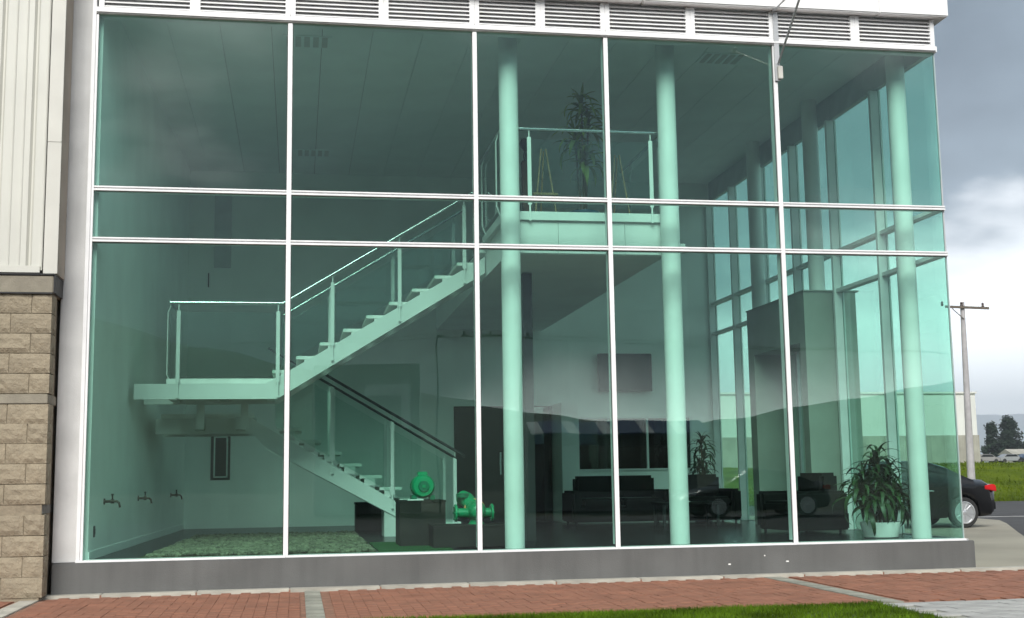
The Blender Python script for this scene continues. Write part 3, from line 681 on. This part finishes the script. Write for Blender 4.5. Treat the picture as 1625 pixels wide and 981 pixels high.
def dracaena(name, label, loc, heads, pot, potm, leafm, s=1.0, nl=26):
    t = thing(name, label, 'plant', loc)
    r0, r1, h = pot
    MB().lathe([(r0*0.9, 0), (r0, 0.01), (r1, h-0.02), (r1, h), (r1-0.015, h), (r1-0.02, h-0.04)], n=32).build('pot', potm, t, smooth=True)
    MB().lathe([(r1-0.022, h-0.05), (r1-0.022, h-0.03)], n=24).build('soil', 'soil', t)
    for hx, hy, hz in heads:
        MB().tube([(hx*0.3, hy*0.3, h-0.04), (hx*0.7, hy*0.7, (h+hz)/2), (hx, hy, hz)], 0.016*s, 8, r2=0.012*s).build('cane', 'cane', t, smooth=True)
        for k in range(nl):
            a = k*2.399+random.uniform(-.3, .3); up = k/nl
            me = random.choice(LV[leafm]); o = link('leaf', me, t, (hx, hy, hz-0.16*s+0.2*s*up))
            sc = s*random.uniform(0.75, 1.12)*(1.0-0.25*up); o.scale = (sc, sc, sc)
            o.rotation_euler = (random.uniform(-.25, .25), R(38)*(1-up)-R(28)*up+random.uniform(-.15, .15), a)
    return t
dracaena('potted_plant', 'large bushy dracaena in a white pot by the front corner column', (9.31, 0.80, 0), [(0, 0, 0.98), (-0.17, 0.05, 0.72), (0.15, 0.02, 0.76), (0.05, 0.14, 0.85), (-0.05, -0.10, 0.60), (0.14, -0.08, 0.5), (-0.18, -0.06, 0.48), (0.24, 0.05, 0.55), (-0.27, 0.0, 0.6)], (0.205, 0.245, 0.19), 'pot_white', 'leaf', 1.06, 33)
dracaena('potted_plant', 'slender dark dracaena standing by the rear wall behind the sofas', (9.22, 7.35, 0), [(0, 0, 1.38), (0.05, 0.05, 1.15), (-0.06, 0.0, 0.98), (0.02, -0.05, 0.82)], (0.15, 0.19, 0.42), 'pot_blue', 'leaf', 0.95, 28)
dracaena('potted_plant', 'tall pale green dracaena upstairs behind the balcony railing', (5.98, 2.2, 3.969), [(0, 0, 1.86), (0.10, 0.05, 1.62), (-0.10, 0.0, 1.40), (0.03, -0.05, 1.12)], (0.17, 0.21, 0.34), 'pot_blue', 'leaf_light', 1.1, 30)
nw = thing('wooden_post', 'dark brown post with a round black top behind the balcony column', 'post', (5.165, 2.05, 3.969))
bx('shaft', 'wood_dark', nw, -0.05, 0.05, -0.05, 0.05, 0, 0.98, 0.006); MB().lathe([(0.02, 0.98), (0.03, 1.05), (0.02, 1.12), (0.06, 1.16), (0.075, 1.22), (0.055, 1.28), (0.01, 1.30)], n=20).build('finial', 'black', nw, smooth=True)
for i, (x, y, lab) in enumerate(((5.28, 1.4, 'pale wooden easel on the balcony near the left column'), (6.30, 1.6, 'pale wooden easel on the balcony near the right column'))):
    t = thing('easel', lab, 'easel', (x, y, 3.969))
    for a in (-0.10, 0.10): MB().tube([(a*1.5, -0.1, 0), (a*0.3, 0, 0.98)], 0.011, 6).build('leg', 'wood', t)
    MB().tube([(0, 0.3, 0), (0, 0, 0.95)], 0.011, 6).build('leg', 'wood', t); bx('ledge', 'wood', t, -0.16, 0.16, -0.09, -0.05, 0.36, 0.39)

# ------------------------------------------------------------------ neighbouring warehouse on the left
NB = thing('warehouse', 'beige block warehouse with cream metal cladding left of the glass building', 'building')
YF = -0.45; XE = -0.285
bx('wall_core', 'mortar', NB, -6.0, XE-0.035, YF+0.009, 8, -0.39, 2.75)
def block_mesh(L_, end, i):
    """split-faced block: rough front (and rough right end when it is at the corner)"""
    rnd = random.Random(i); v = []; f = []
    nx, nz = max(3, int(L_/0.045)), 5; H = 0.207
    bm = bmesh.new(); bmesh.ops.create_cube(bm, size=1)
    for q in bm.verts: q.co = Vector((q.co.x*(L_-0.009), q.co.y*0.26, q.co.z*(H-0.009)))
    for q in bm.verts: q.co.y += 0.13
    bmesh.ops.subdivide_edges(bm, edges=[e for e in bm.edges if abs(e.verts[0].co.x-e.verts[1].co.x) > 1e-4], cuts=nx, use_grid_fill=True)
    bmesh.ops.subdivide_edges(bm, edges=[e for e in bm.edges if abs(e.verts[0].co.z-e.verts[1].co.z) > 1e-4], cuts=3, use_grid_fill=True)
    if end: bmesh.ops.subdivide_edges(bm, edges=[e for e in bm.edges if abs(e.verts[0].co.y-e.verts[1].co.y) > 1e-4], cuts=3, use_grid_fill=True)
    hx, hz = (L_-0.009)/2, (H-0.009)/2
    for q in bm.verts:
        c = q.co; inx = min(abs(c.x-hx), abs(c.x+hx)) > 1e-4; inz = min(abs(c.z-hz), abs(c.z+hz)) > 1e-4
        n_ = noise.noise((c.x*14+i*7.1, c.z*14+i*3.3, 0.0))*0.013+rnd.uniform(-.004, .004)
        if c.y < 1e-4: c.y += (-0.014+n_) if (inx and inz) else (n_*0.35)
        elif end and c.x > hx-1e-4 and c.y < 0.25: c.x += (0.010+noise.noise((c.y*16+i, c.z*16, 2.0))*0.013) if inz else noise.noise((c.y*16+i, c.z*16, 2.0))*0.004
    me = bpy.data.meshes.new('block'); bm.to_mesh(me); bm.free(); me.materials.append(MATS['block']); return me
FULL = [block_mesh(0.4, False, i) for i in range(5)]; FE = [block_mesh(0.4, True, i+20) for i in range(4)]; HE = [block_mesh(0.2, True, i+40) for i in range(4)]
rows = [2.646, 2.440, 2.235, 2.029, 1.822, 1.512, 1.314, 1.112, 0.910, 0.703, 0.397, 0.190, -0.017, -0.218]
for k, z in enumerate(rows):
    half = k % 2 == 0
    x = XE
    xs = [(x-0.1, HE)] if half else [(x-0.2, FE)]
    c = x-(0.2 if half else 0.4)-0.2
    while c > -5.85: xs.append((c, FULL)); c -= 0.4
    for xx, kind in xs: link('block', random.choice(kind), NB, (xx, YF, z))
bx('string_course', 'band', NB, -6, XE-0.012, YF-0.012, 0.4, 1.616, 1.714, 0.006)
bx('string_course', 'band_grey', NB, -6, XE-0.03, YF+0.02, 0.4, 0.502, 0.600, 0.006)
bx('lintel', 'band', NB, -6, XE+0.01, YF-0.03, 0.4, 2.752, 2.935, 0.008)
bx('drip_flashing', 'black', NB, -6, XE+0.024, YF-0.045, 0.4, 2.937, 2.952, 0.004)
bx('drip_flashing', 'black', NB, XE+0.011, XE+0.024, YF-0.035, -0.02, 2.75, 2.936, 0.004)
bx('drip_flashing', 'black', NB, -6, XE+0.004, YF-0.036, YF-0.0305, 2.744, 2.757)
# ribbed cladding sheets
xr = [-0.375]
cw = 0.0
prof = []
x = -6.0
while x < -0.40:
    prof += [(x, 0.0), (x+0.085, 0.0), (x+0.095, -0.008), (x+0.105, 0.0), (x+0.190, 0.0), (x+0.200, -0.008), (x+0.21, 0.0), (x+0.262, 0.0), (x+0.285, 0.032), (x+0.300, 0.032), (x+0.322, 0.0)]
    x += 0.3235
prof = [p for p in prof if p[0] < -0.385]
cl = MB(); n = len(prof)
cl.add([(p[0], YF-0.01+p[1], 2.99) for p in prof]+[(p[0], YF-0.01+p[1], 9.0) for p in prof]+[(prof[0][0], YF+0.2, 2.99), (prof[-1][0], YF+0.2, 2.99), (prof[-1][0], YF+0.2, 9), (prof[0][0], YF+0.2, 9)],
       [(i, i+1, n+i+1, n+i) for i in range(n-1)]+[(2*n, 2*n+3, 2*n+2, 2*n+1)])
cl.build('cladding_sheet', 'cladding', NB)
bx('cladding_trim', 'cladding', NB, -6, -0.415, YF-0.03, YF-0.012, 2.962, 3.035, 0.003)
bx('corner_trim', 'trim', NB, -0.384, XE-0.005+0.045, YF-0.022, YF-0.006, 2.956, 4.35, 0.002)
bx('corner_trim', 'trim', NB, -0.384, XE-0.005+0.045, YF-0.025, YF-0.007, 4.352, 9.0, 0.002)
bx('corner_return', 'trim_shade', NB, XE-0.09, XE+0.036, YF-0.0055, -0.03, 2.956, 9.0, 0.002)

# ------------------------------------------------------------------ stay bracket on the fourth mullion
bk = thing('stay_bracket', 'grey steel stay bracket with two rods clamped high on the right mullion', 'bracket', (7.88, -0.04, 5.5))
bx('clamp_plate', 'alu_grey', bk, -0.032, 0.032, -0.02, -0.001, -0.02, 0.83, 0.003)
bx('lower_shoe', 'trim', bk, -0.005, 0.055, -0.055, -0.021, 0.0, 0.16, 0.006)
tip = Vector((7.80, -1.15, 6.28))-Vector((7.88, -0.04, 5.5))
MB().tube([(0.01, -0.035, 0.20), tip], 0.014, 10).build('strut', 'alu_grey', bk, smooth=True)
MB().tube([(-0.03, -0.02, 0.85), (tip.x, tip.y, tip.z+0.02)], 0.011, 10).build('tie_rod', 'alu_grey', bk, smooth=True)
MB().lathe([(0.03, -0.03), (0.03, 0.03)], tuple(tip), 'x', 12).build('rod_end', 'alu_grey', bk, smooth=True)

# ------------------------------------------------------------------ black sedan by the right flank (local +x = nose)
def lerp(tab, x):
    for (a, va), (b, vb) in zip(tab, tab[1:]):
        if a <= x <= b: return va+(vb-va)*(x-a)/(b-a)
    return tab[0][1] if x < tab[0][0] else tab[-1][1]
def sm(tab, x, h=0.06): return (lerp(tab, x-h)+2*lerp(tab, x)+lerp(tab, x+h))/4
def build_car(name, label, paint, loc, rz, group=None):
    t = thing(name, label, 'car', loc, group, rz)
    Lc = 4.52; xr_, xf = 0.80, 3.50; RW = 0.325     # rear / front axle, tail at x=0
    hood = [(0.0, 0.84), (0.04, 0.985), (0.10, 1.015), (0.55, 1.03), (0.9, 1.0), (3.2, 0.93), (3.9, 0.84), (4.35, 0.70), (4.52, 0.55)]
    wid = [(0.0, 0.70), (0.08, 0.79), (0.4, 0.86), (1.2, 0.885), (3.4, 0.885), (4.1, 0.83), (4.4, 0.72), (4.52, 0.58)]
    belt = [(0.0, 0.78), (0.1, 0.90), (1.0, 0.93), (3.0, 0.86), (3.9, 0.78), (4.4, 0.62), (4.52, 0.52)]
    bot = [(0.0, 0.36), (0.12, 0.27), (0.5, 0.22), (4.0, 0.20), (4.4, 0.22), (4.52, 0.30)]
    xs = sorted(set([i*0.06 for i in range(76)]+[Lc]+[0.02]))
    m = MB(); ring = 11; V = []
    for x in xs:
        w = sm(wid, x); zb = lerp(bot, x); zbelt = sm(belt, x); zt = max(sm(hood, x), zbelt+0.02)
        for xa in (xr_, xf):
            dx = abs(x-xa); ra = RW+0.055
            if dx < ra: zb = max(zb, 0.31+math.sqrt(ra*ra-dx*dx))
        zmid = max(zb+0.03, zb+0.45*(zbelt-zb))
        half = [(w*0.93, zb), (w*0.985, zb+min(0.06, (zmid-zb)*0.5)), (w, zmid), (w*0.985, zbelt-0.03), (w*0.93, zbelt+0.012), (w*0.55, zt), (0, zt+0.012)]
        pts = [(x, y, z) for y, z in half]+[(x, -y, z) for y, z in half[-2::-1]]
        V.append(pts)
    n_ = len(V[0]); fs = []
    vs = [p for s_ in V for p in s_]
    for i in range(len(V)-1):
        for k in range(n_-1): fs.append((i*n_+k, i*n_+k+1, (i+1)*n_+k+1, (i+1)*n_+k))
        fs.append((i*n_, (i+1)*n_, (i+1)*n_+n_-1, i*n_+n_-1))
    fs += [tuple(range(n_)), tuple(range((len(V)-1)*n_, len(V)*n_))[::-1]]
    MB().add(vs, fs).build('body', paint, t, smooth=True)
    # cabin
    roof = [(0.50, 1.02), (0.72, 1.12), (1.05, 1.30), (1.35, 1.395), (1.8, 1.44), (2.2, 1.435), (2.5, 1.38), (2.8, 1.22), (3.25, 0.95)]
    cx = [0.50+0.0625*i for i in range(45)]; V = []
    for x in cx:
        zt = sm(roof, x, 0.04); zb = sm(belt, x)-0.01; q = max(0.0, (zt-zb)/0.5)
        wb_ = sm(wid, x)*0.94; wt = wb_-0.20*q
        half = [(wb_, zb), (wb_*0.5+wt*0.5+0.01, zb+(zt-zb)*0.55), (wt, zb+(zt-zb)*0.92), (wt*0.85, zt), (0, zt+0.02)]
        V.append([(x, y, z) for y, z in half]+[(x, -y, z) for y, z in half[-2::-1]])
    n_ = len(V[0]); vs = [p for s_ in V for p in s_]; fs = []
    for i in range(len(V)-1):
        for k in range(n_-1): fs.append((i*n_+k, i*n_+k+1, (i+1)*n_+k+1, (i+1)*n_+k))
    fs += [tuple(range(n_)), tuple(range((len(V)-1)*n_, len(V)*n_))[::-1]]
    MB().add(vs, fs).build('cabin', paint, t, smooth=True)
    # side windows and screens follow the cabin surface a few mm proud
    def cab(x, u):
        zt = sm(roof, x, 0.04); zb = sm(belt, x)-0.01; q = max(0.0, (zt-zb)/0.5); wb_ = sm(wid, x)*0.94; wt = wb_-0.20*q
        if u < 0.55: a = u/0.55; y = wb_+(wb_*0.5+wt*0.5+0.01-wb_)*a
        else: a = (u-0.55)/0.37; y = (wb_*0.5+wt*0.5+0.01)+(wt-(wb_*0.5+wt*0.5+0.01))*a
        return y, zb+(zt-zb)*u
    for s_ in (1, -1):
        for xa, xb in ((0.98, 1.28), (1.33, 2.0), (2.06, 2.78)):
            g_ = MB(); v = []; f = []; k_ = 8
            for i in range(k_+1):
                x = xa+(xb-xa)*i/k_
                for u in (0.12, 0.5, 0.86): y, z = cab(x, u); v.append((x, s_*(y+0.004), z))
            for i in range(k_):
                for j in (0, 1): f.append((3*i+j, 3*i+j+1, 3*i+j+4, 3*i+j+3))
            g_.add(v, f).build('side_window', 'car_glass', t, smooth=True)
        for xa in (1.60, 2.52):
            h_ = MB().tube([(xa-0.10, s_*0.885, 0.79), (xa-0.05, s_*0.905, 0.795), (xa+0.05, s_*0.905, 0.80), (xa+0.10, s_*0.885, 0.80)], 0.013, 8)
            h_.build('door_handle', 'alloy', t, smooth=True)
        mi = MB().box(2.72, 2.86, min(s_*0.90, s_*1.06), max(s_*0.90, s_*1.06), 0.93, 1.06).build('side_mirror', paint, t, bevel=0.03)
        tl = MB().prism([(0.005, 0.76), (0.30, 0.82), (0.27, 0.89), (0.10, 0.925), (0.012, 0.90)], 'y', min(s_*0.55, s_*0.835), max(s_*0.55, s_*0.835)).build('tail_light', 'tail_red', t, bevel=0.015)
        MB().prism([(4.12, 0.68), (4.40, 0.62), (4.36, 0.70), (4.16, 0.77)], 'y', min(s_*0.55, s_*0.80), max(s_*0.55, s_*0.80)).build('headlight', 'lamp_clear', t, bevel=0.015)
    for xa, xb, nm in ((0.56, 1.06, 'rear_window'), (2.62, 3.16, 'windscreen')):
        v = []; f = []
        for i in range(7):
            x = xa+(xb-xa)*i/6; zt = sm(roof, x, 0.04); zb = sm(belt, x)-0.01; q = max(0.0, (zt-zb)/0.5); wt = sm(wid, x)*0.94-0.20*q
            for y, z in ((-wt*0.85, zt+0.004), (-wt*0.4, zt+0.016), (0, zt+0.024), (wt*0.4, zt+0.016), (wt*0.85, zt+0.004)): v.append((x, y, z))
        for i in range(6):
            for j in range(4): f.append((5*i+j, 5*i+j+1, 5*i+j+6, 5*i+j+5))
        MB().add(v, f).build(nm, 'car_glass', t, smooth=True)
    MB().box(-0.045, 0.14, -0.72, 0.72, 0.33, 0.58).build('bumper', paint, t, bevel=0.05)
    MB().box(-0.016, 0.03, -0.26, 0.26, 0.66, 0.77).build('number_plate', 'plate', t, bevel=0.004)
    for xa in (xr_, xf):
        for s_ in (1, -1):
            wh = bpy.data.objects.new('wheel', None); COL.objects.link(wh); wh.parent = t; wh.location = (xa, s_*0.78, RW)
            if s_ < 0: wh.rotation_euler = (0, 0, math.pi)
            MB().lathe([(0.215, -0.09), (0.30, -0.095), (0.322, -0.07), (0.325, 0), (0.322, 0.07), (0.30, 0.098), (0.225, 0.095), (0.215, 0.06)], axis='y', n=40).build('tyre', 'rubber', wh, smooth=True)
            rim = MB().lathe([(0.228, 0.075), (0.236, 0.10), (0.222, 0.102), (0.208, 0.08), (0.205, -0.05)], axis='y', n=40)
            rim.lathe([(0.05, 0.06), (0.05, 0.09), (0.03, 0.095)], axis='y', n=16)
            for k in range(10):
                a = 2*math.pi*k/10+(0.09 if k % 2 else -0.09); ca, sa = math.cos(a), math.sin(a)
                def pp(r_, o_, y_): return (r_*ca-o_*sa, y_, r_*sa+o_*ca)
                rim.add([pp(0.04, -0.014, 0.088), pp(0.04, 0.014, 0.088), pp(0.216, 0.018, 0.09), pp(0.216, -0.018, 0.09), pp(0.04, -0.014, 0.05), pp(0.04, 0.014, 0.05), pp(0.216, 0.018, 0.055), pp(0.216, -0.018, 0.055)],
                        [(0,1,2,3), (4,7,6,5), (0,4,5,1), (1,5,6,2), (2,6,7,3), (3,7,4,0)])
            rim.build('rim', 'alloy', wh, smooth=True)
            MB().lathe([(0.20, 0.0), (0.20, 0.02)], axis='y', n=24).build('brake_disc', 'car_trim', wh)
        MB().box(xa-0.36, xa+0.36, -0.66, 0.66, 0.24, 0.66).build('wheel_well', 'car_trim', t)
    return t
CZ = -0.348
car = build_car('parked_car', 'black sedan with alloy wheels parked beyond the right glass corner', 'car_paint', (16.24, 10.52, CZ), math.pi); car.scale = (0.94, 0.94, 0.94)
c2 = copy_tree(car); c2.location = (17.0, -20.5, -0.37); c2['label'] = 'black car parked across the street, mirrored low in the glass'; c2.rotation_euler = (0, 0, R(178))
# ------------------------------------------------------------------ right background
# field: a bank that climbs behind the road
fv = []; ff = []; nx, ny = 90, 70
def field_z(x, y):
    t = max(0.0, min(1.0, (y-29.0)/20)); t = t*t*(3-2*t)
    z = -0.40+1.45*t+0.0065*max(0, y-50)
    a = noise.noise((x*0.16, y*0.16, 3.0))*0.22+noise.noise((x*0.6, y*0.6, 1.0))*0.07
    return z+a*min(1, max(0, (y-28.5)/4))
for j in range(ny):
    y = 28.4+ (230-28.4)*(j/(ny-1))**2
    for i in range(nx):
        x = 8+(y-20)*0.2*0+(i/(nx-1))*(190)
        fv.append((x, y-(x-24)*0.04*max(0, 1-(y-28.4)/40), field_z(x, y)-(0.06 if j == 0 else 0)))
for j in range(ny-1):
    for i in range(nx-1): ff.append((j*nx+i, j*nx+i+1, (j+1)*nx+i+1, (j+1)*nx+i))
me = bpy.data.meshes.new('field'); me.from_pydata(fv, [], ff); me.materials.append(MATS['field'])
for p in me.polygons: p.use_smooth = True
struct(link('field', me))
tv_ = MB()
for i in range(26000):
    y = 29.2+45*random.random()**1.6; x = random.uniform(0.52*y+2, 0.80*y+14); z = field_z(x, y); y2 = y-(x-24)*0.04*max(0, 1-(y-28.4)/40)
    h = random.uniform(0.04, 0.13)*(1+0.8*noise.noise((x*0.4, y*0.4, 8))); a = random.uniform(0, 6.28); w = random.uniform(0.02, 0.05)
    dx, dy = w*math.cos(a), w*math.sin(a)
    tv_.add([(x-dx, y2-dy, z-0.03), (x+dx, y2+dy, z-0.03), (x+random.gauss(0, .06), y2+random.gauss(0, .06), z+h)], [(0,1,2)])
me = bpy.data.meshes.new('field_grass'); me.from_pydata(tv_.v, [], tv_.f); me.materials.append(MATS['field'])
tag(link('field_grass', me), 'rough green grass on the bank beyond the road', 'grass', kind='stuff')
# utility pole
up = thing('utility_pole', 'tall grey concrete utility pole with a crossarm behind the black sedan', 'pole', (30.2, 35.0, 0.1))
MB().tube([(0, 0, -0.3), (0.05, 0, 3.9), (0.10, 0, 7.85)], 0.17, 14, r2=0.09).build('shaft', 'pole', up, smooth=True)
arm = MB().box(-0.95, 1.05, -0.16, -0.08, 7.56, 7.66).build('crossarm', 'wood_arm', up); arm.rotation_euler = (0, R(1.5), 0)
for x in (-0.9, 0.0, 0.98): MB().lathe([(0.03, 7.64), (0.065, 7.68), (0.04, 7.74), (0.06, 7.78), (0.02, 7.84)], (x, -0.12, -0.02*x), 'z', 12).build('insulator', 'insulator', up, smooth=True)
MB().tube([(-0.45, -0.12, 7.56), (0.08, -0.1, 7.1)], 0.02, 6).build('brace', 'wood_arm', up)
# concrete shed
sh = thing('concrete_shed', 'long pale shed with concrete base beyond the road', 'building', (0, 0, 0))
bx('lower_wall', 'shed_conc', sh, 20, 45.3, 60, 80, -0.3, 3.02); bx('upper_wall', 'shed_white', sh, 20, 45.22, 60.05, 80, 3.022, 5.68)
for k in range(9): bx('pilaster', 'shed_conc', sh, 22+2.8*k, 22.35+2.8*k, 59.93, 59.998, -0.3, 3.0)
bx('roof_edge', 'shed_white', sh, 19.9, 45.3, 59.95, 80.1, 5.681, 5.80)
# trees
def conifer(name, label, loc, h, w, seed):
    rnd = random.Random(seed); t = thing(name, label, 'tree', loc, 'dark trees beyond the field')
    MB().tube([(0, 0, -0.5), (0.1, 0, h*0.5), (0, 0.05, h*0.92)], h*0.03, 8, r2=0.03).build('trunk', 'bark', t, smooth=True)
    lb = MB()
    for k in range(9):
        z = h*(0.15+0.08*k); a = k*2.4; rr = w*0.42*(1-z/h*0.7)
        lb.tube([(0, 0, z), (rr*math.cos(a), rr*math.sin(a), z+0.08*h)], 0.09, 5, r2=0.03)
    lb.build('branches', 'bark', t)
    cr_ = MB()
    blobs = []
    for k in range(80):
        z = h*(0.08+0.90*rnd.random()); pr = (1-(z/h))**0.62*(0.75+0.5*rnd.random()) if z > 0.25*h else 0.85
        a = rnd.uniform(0, 6.28); r_ = w*0.5*pr*math.sqrt(rnd.random())*0.9
        blobs.append((r_*math.cos(a), r_*math.sin(a), z, rnd.uniform(0.10, 0.18)*w))
    for bxx, byy, bzz, br in blobs:
        for q in range(70):
            d = Vector((rnd.gauss(0, 1), rnd.gauss(0, 1), rnd.gauss(0, 0.8))).normalized()*br*rnd.uniform(0.35, 1.15)
            c = Vector((bxx, byy, bzz))+d; s_ = rnd.uniform(0.16, 0.36); u = Vector((rnd.gauss(0,1), rnd.gauss(0,1), rnd.gauss(0,1))).normalized(); v = u.orthogonal().normalized()
            cr_.add([c+u*s_, c-u*s_*0.5+v*s_*0.7, c-u*s_*0.5-v*s_*0.7], [(0,1,2)])
    me = bpy.data.meshes.new('crown'); me.from_pydata(cr_.v, [], cr_.f); me.materials.append(MATS['tree_leaf']); link('crown', me, t)
conifer('dark_tree', 'narrow dark evergreen right beside the concrete shed', (129.6, 200, 2.2), 7.4, 3.8, 3)
conifer('dark_tree', 'broad dark evergreen, the larger of the pair', (133.2, 200, 2.2), 8.1, 6.6, 5)
conifer('dark_tree', 'low dark shrub like tree between the two evergreens', (131.4, 198, 2.2), 5.4, 4.4, 9)
# low houses and parked cars far off
hs = thing('house', 'low house with orange tiled roof at the far edge of the field', 'house', (138.5, 190, 2.0))
bx('wall', 'house_wall', hs, -4.2, 6, -3, 3, 0, 2.4)
MB().prism([(-3.5, 2.35), (3.5, 2.35), (0, 3.5)], 'x', -4.8, 6.6).build('roof', 'roof_orange', hs)
for k in range(3): bx('window', 'car_glass', hs, -3+2.6*k, -1.8+2.6*k, -3.02, -2.99, 1.1, 1.9)
hs2 = thing('house', 'low grey roofed shed between the trees and the orange roof', 'house', (129.0, 186, 1.9))
bx('wall', 'house_wall', hs2, -5, 4, -2, 2, 0, 1.5); MB().prism([(-2.4, 1.48), (2.4, 1.48), (0, 2.4)], 'x', -5.4, 4.5).build('roof', 'shed_conc', hs2)
for i, (x, m_, lab) in enumerate(((111.6, 'facade_dark', 'tiny dull grey car parked far off below the narrow tree'), (115.8, 'car_silver', 'tiny grey car parked far off left of the orange roof'), (119.2, 'car_blue', 'tiny dark blue car parked far off beneath the orange roof'))):
    t = thing('distant_car', lab, 'car', (x, 172, 1.9), 'cars parked far beyond the field')
    MB().prism([(-2.1, 0.25), (2.1, 0.25), (2.15, 0.75), (1.3, 0.9), (0.8, 1.35), (-0.9, 1.38), (-1.6, 0.95), (-2.15, 0.85)], 'y', -0.85, 0.85).build('body', m_, t, bevel=0.08)
    MB().prism([(-1.3, 0.95), (1.05, 0.95), (0.72, 1.28), (-0.85, 1.3)], 'y', -0.86, 0.86).build('windows', 'car_glass', t)
    for xx in (-1.35, 1.35): MB().lathe([(0.32, -0.88), (0.32, 0.88)], (xx, 0, 0.32), 'y', 16).build('wheel', 'rubber', t)
# far hills
def ridge(name, m, y, x0, x1, hf, depth, base=-0.5, n=160, rows=8):
    v = []; f = []
    for i in range(n+1):
        x = x0+(x1-x0)*i/n; h = hf(x)
        for j in range(rows+1):
            s_ = j/rows; yy = y-math.copysign(depth, y)*(1-s_)
            zz = base+(h-base)*(s_**0.85)*(1+0.10*noise.noise((x*4/(abs(x1-x0)/20), s_*3, 4.0))*(1-s_)*s_*4)
            v.append((x, yy, zz))
    for i in range(n):
        for j in range(rows): a = i*(rows+1)+j; f.append((a, a+1, a+rows+2, a+rows+1))
    me = bpy.data.meshes.new(name); me.from_pydata(v, [], f); me.materials.append(MATS[m])
    for p in me.polygons: p.use_smooth = True
    return struct(link(name, me))
ridge('hills', 'hill_far', 7000, -4000, 12000, lambda x: 345+24*noise.noise((x*0.0017, 0, 0))+32*noise.noise((x*0.00056, 2, 0))+9*noise.noise((x*0.009, 5, 0)), 2000, n=300)
HT = [(-400, 60), (-120, 46), (-39.6, 34.4), (-27.6, 30.5), (-0.7, 25.3), (32.4, 18.6), (73.9, 13), (88, 12.4), (118, 17.3), (133, 19.3), (150, 21.5), (260, 34), (500, 50)]
ridge('hillside', 'hill_near', -250, -400, 500, lambda x: lerp(HT, x)+0.5*noise.noise((x*0.12, 0, 0)), 120, n=240)

# ------------------------------------------------------------------ across the street (seen only as reflections)
ob = thing('shop_building', 'low grey shop building across the street mirrored behind the lower stairs', 'building', (4.65, -33, -0.37))
bx('wall', 'facade_dark', ob, -1.85, 1.85, -3, 3, 0, 5.2); bx('sign_frame', 'awning_white', ob, -0.1, 1.55, 3.001, 3.05, 4.2, 4.55); bx('sign_frame', 'awning_white', ob, 1.22, 1.55, 3.001, 3.05, 3.0, 4.19)
bx('door', 'door_dark', ob, -0.9, 0.2, 3.001, 3.03, 0, 2.2)
ob = thing('shop_building', 'low dark shop with blue and white striped awning mirrored above the sofa', 'building', (13.4, -33, -0.37))
bx('wall', 'facade_dark', ob, -2.9, 3.2, -3, 3, 0, 2.9)
for k in range(15):
    MB().prism([(3.02, 3.25), (4.2, 2.75), (4.2, 2.70), (3.02, 3.20)], 'x', -3.0+k*0.42, -3.0+(k+1)*0.42-0.004).build('awning_strip', 'awning_blue' if k % 3 else 'awning_white', ob)
bx('window', 'car_glass', ob, -2.2, 2.6, 3.001, 3.04, 0.7, 2.3)
sl = thing('street_lamp', 'slim street lamp across the street mirrored in the second bay', 'lamp', (7.1, -30, -0.37))
MB().tube([(0, 0, 0), (0.02, 0, 5.9), (0.06, 0, 6.15)], 0.04, 10, r2=0.02).build('pole', 'dark_metal', sl, smooth=True); bx('lamp_head', 'dark_metal', sl, 0.02, 0.30, -0.07, 0.07, 6.14, 6.24, 0.02)
pp_ = thing('utility_pole', 'power pole with crossarm across the street mirrored beside the first column', 'pole', (10.2, -30, -0.37))
MB().tube([(0, 0, 0), (0, 0, 6.5)], 0.075, 12, r2=0.05).build('shaft', 'wood_arm', pp_, smooth=True); bx('crossarm', 'wood_arm', pp_, -2.2, 0.5, -0.03, 0.03, 6.20, 6.26)
for x in (-2.1, -1.1, 0.3): MB().lathe([(0.03, 6.27), (0.06, 6.32), (0.03, 6.42)], (x, 0, 0), 'z', 10).build('insulator', 'insulator', pp_)
for i, (x, lab) in enumerate(((-2.1, 'overhead wire across the street, first on the crossarm'), (0.3, 'overhead wire across the street, last on the crossarm'))):
    def wz(s): return 5.98-2.0*4*s*(1-s)*0.35
    pts = [(10.2+x-40+40*s/12, -30+0.0, wz(s/12)) for s in range(13)]+[(10.2+x+40*s/12, -30, wz(s/12)) for s in range(1, 13)]
    tag(MB().tube(pts, 0.012, 5).build('overhead_wire', 'black'), lab, 'wire', 'overhead wires across the street')

# ------------------------------------------------------------------ air
hz = MB().box(-4200, 12200, -500, 7250, -1.4, 440).build('haze', 'black'); tag(hz, 'pale blue air over the whole place', kind='stuff')
hm = bpy.data.materials.new('air'); hm.use_nodes = True; ht = hm.node_tree; ht.nodes.clear()
ho = ht.nodes.new('ShaderNodeOutputMaterial'); pv_ = ht.nodes.new('ShaderNodeVolumePrincipled')
pv_.inputs['Color'].default_value = (0.80, 0.90, 1.0, 1); pv_.inputs['Density'].default_value = 0.0003
ht.links.new(pv_.outputs[0], ho.inputs['Volume']); hz.data.materials.clear(); hz.data.materials.append(hm)
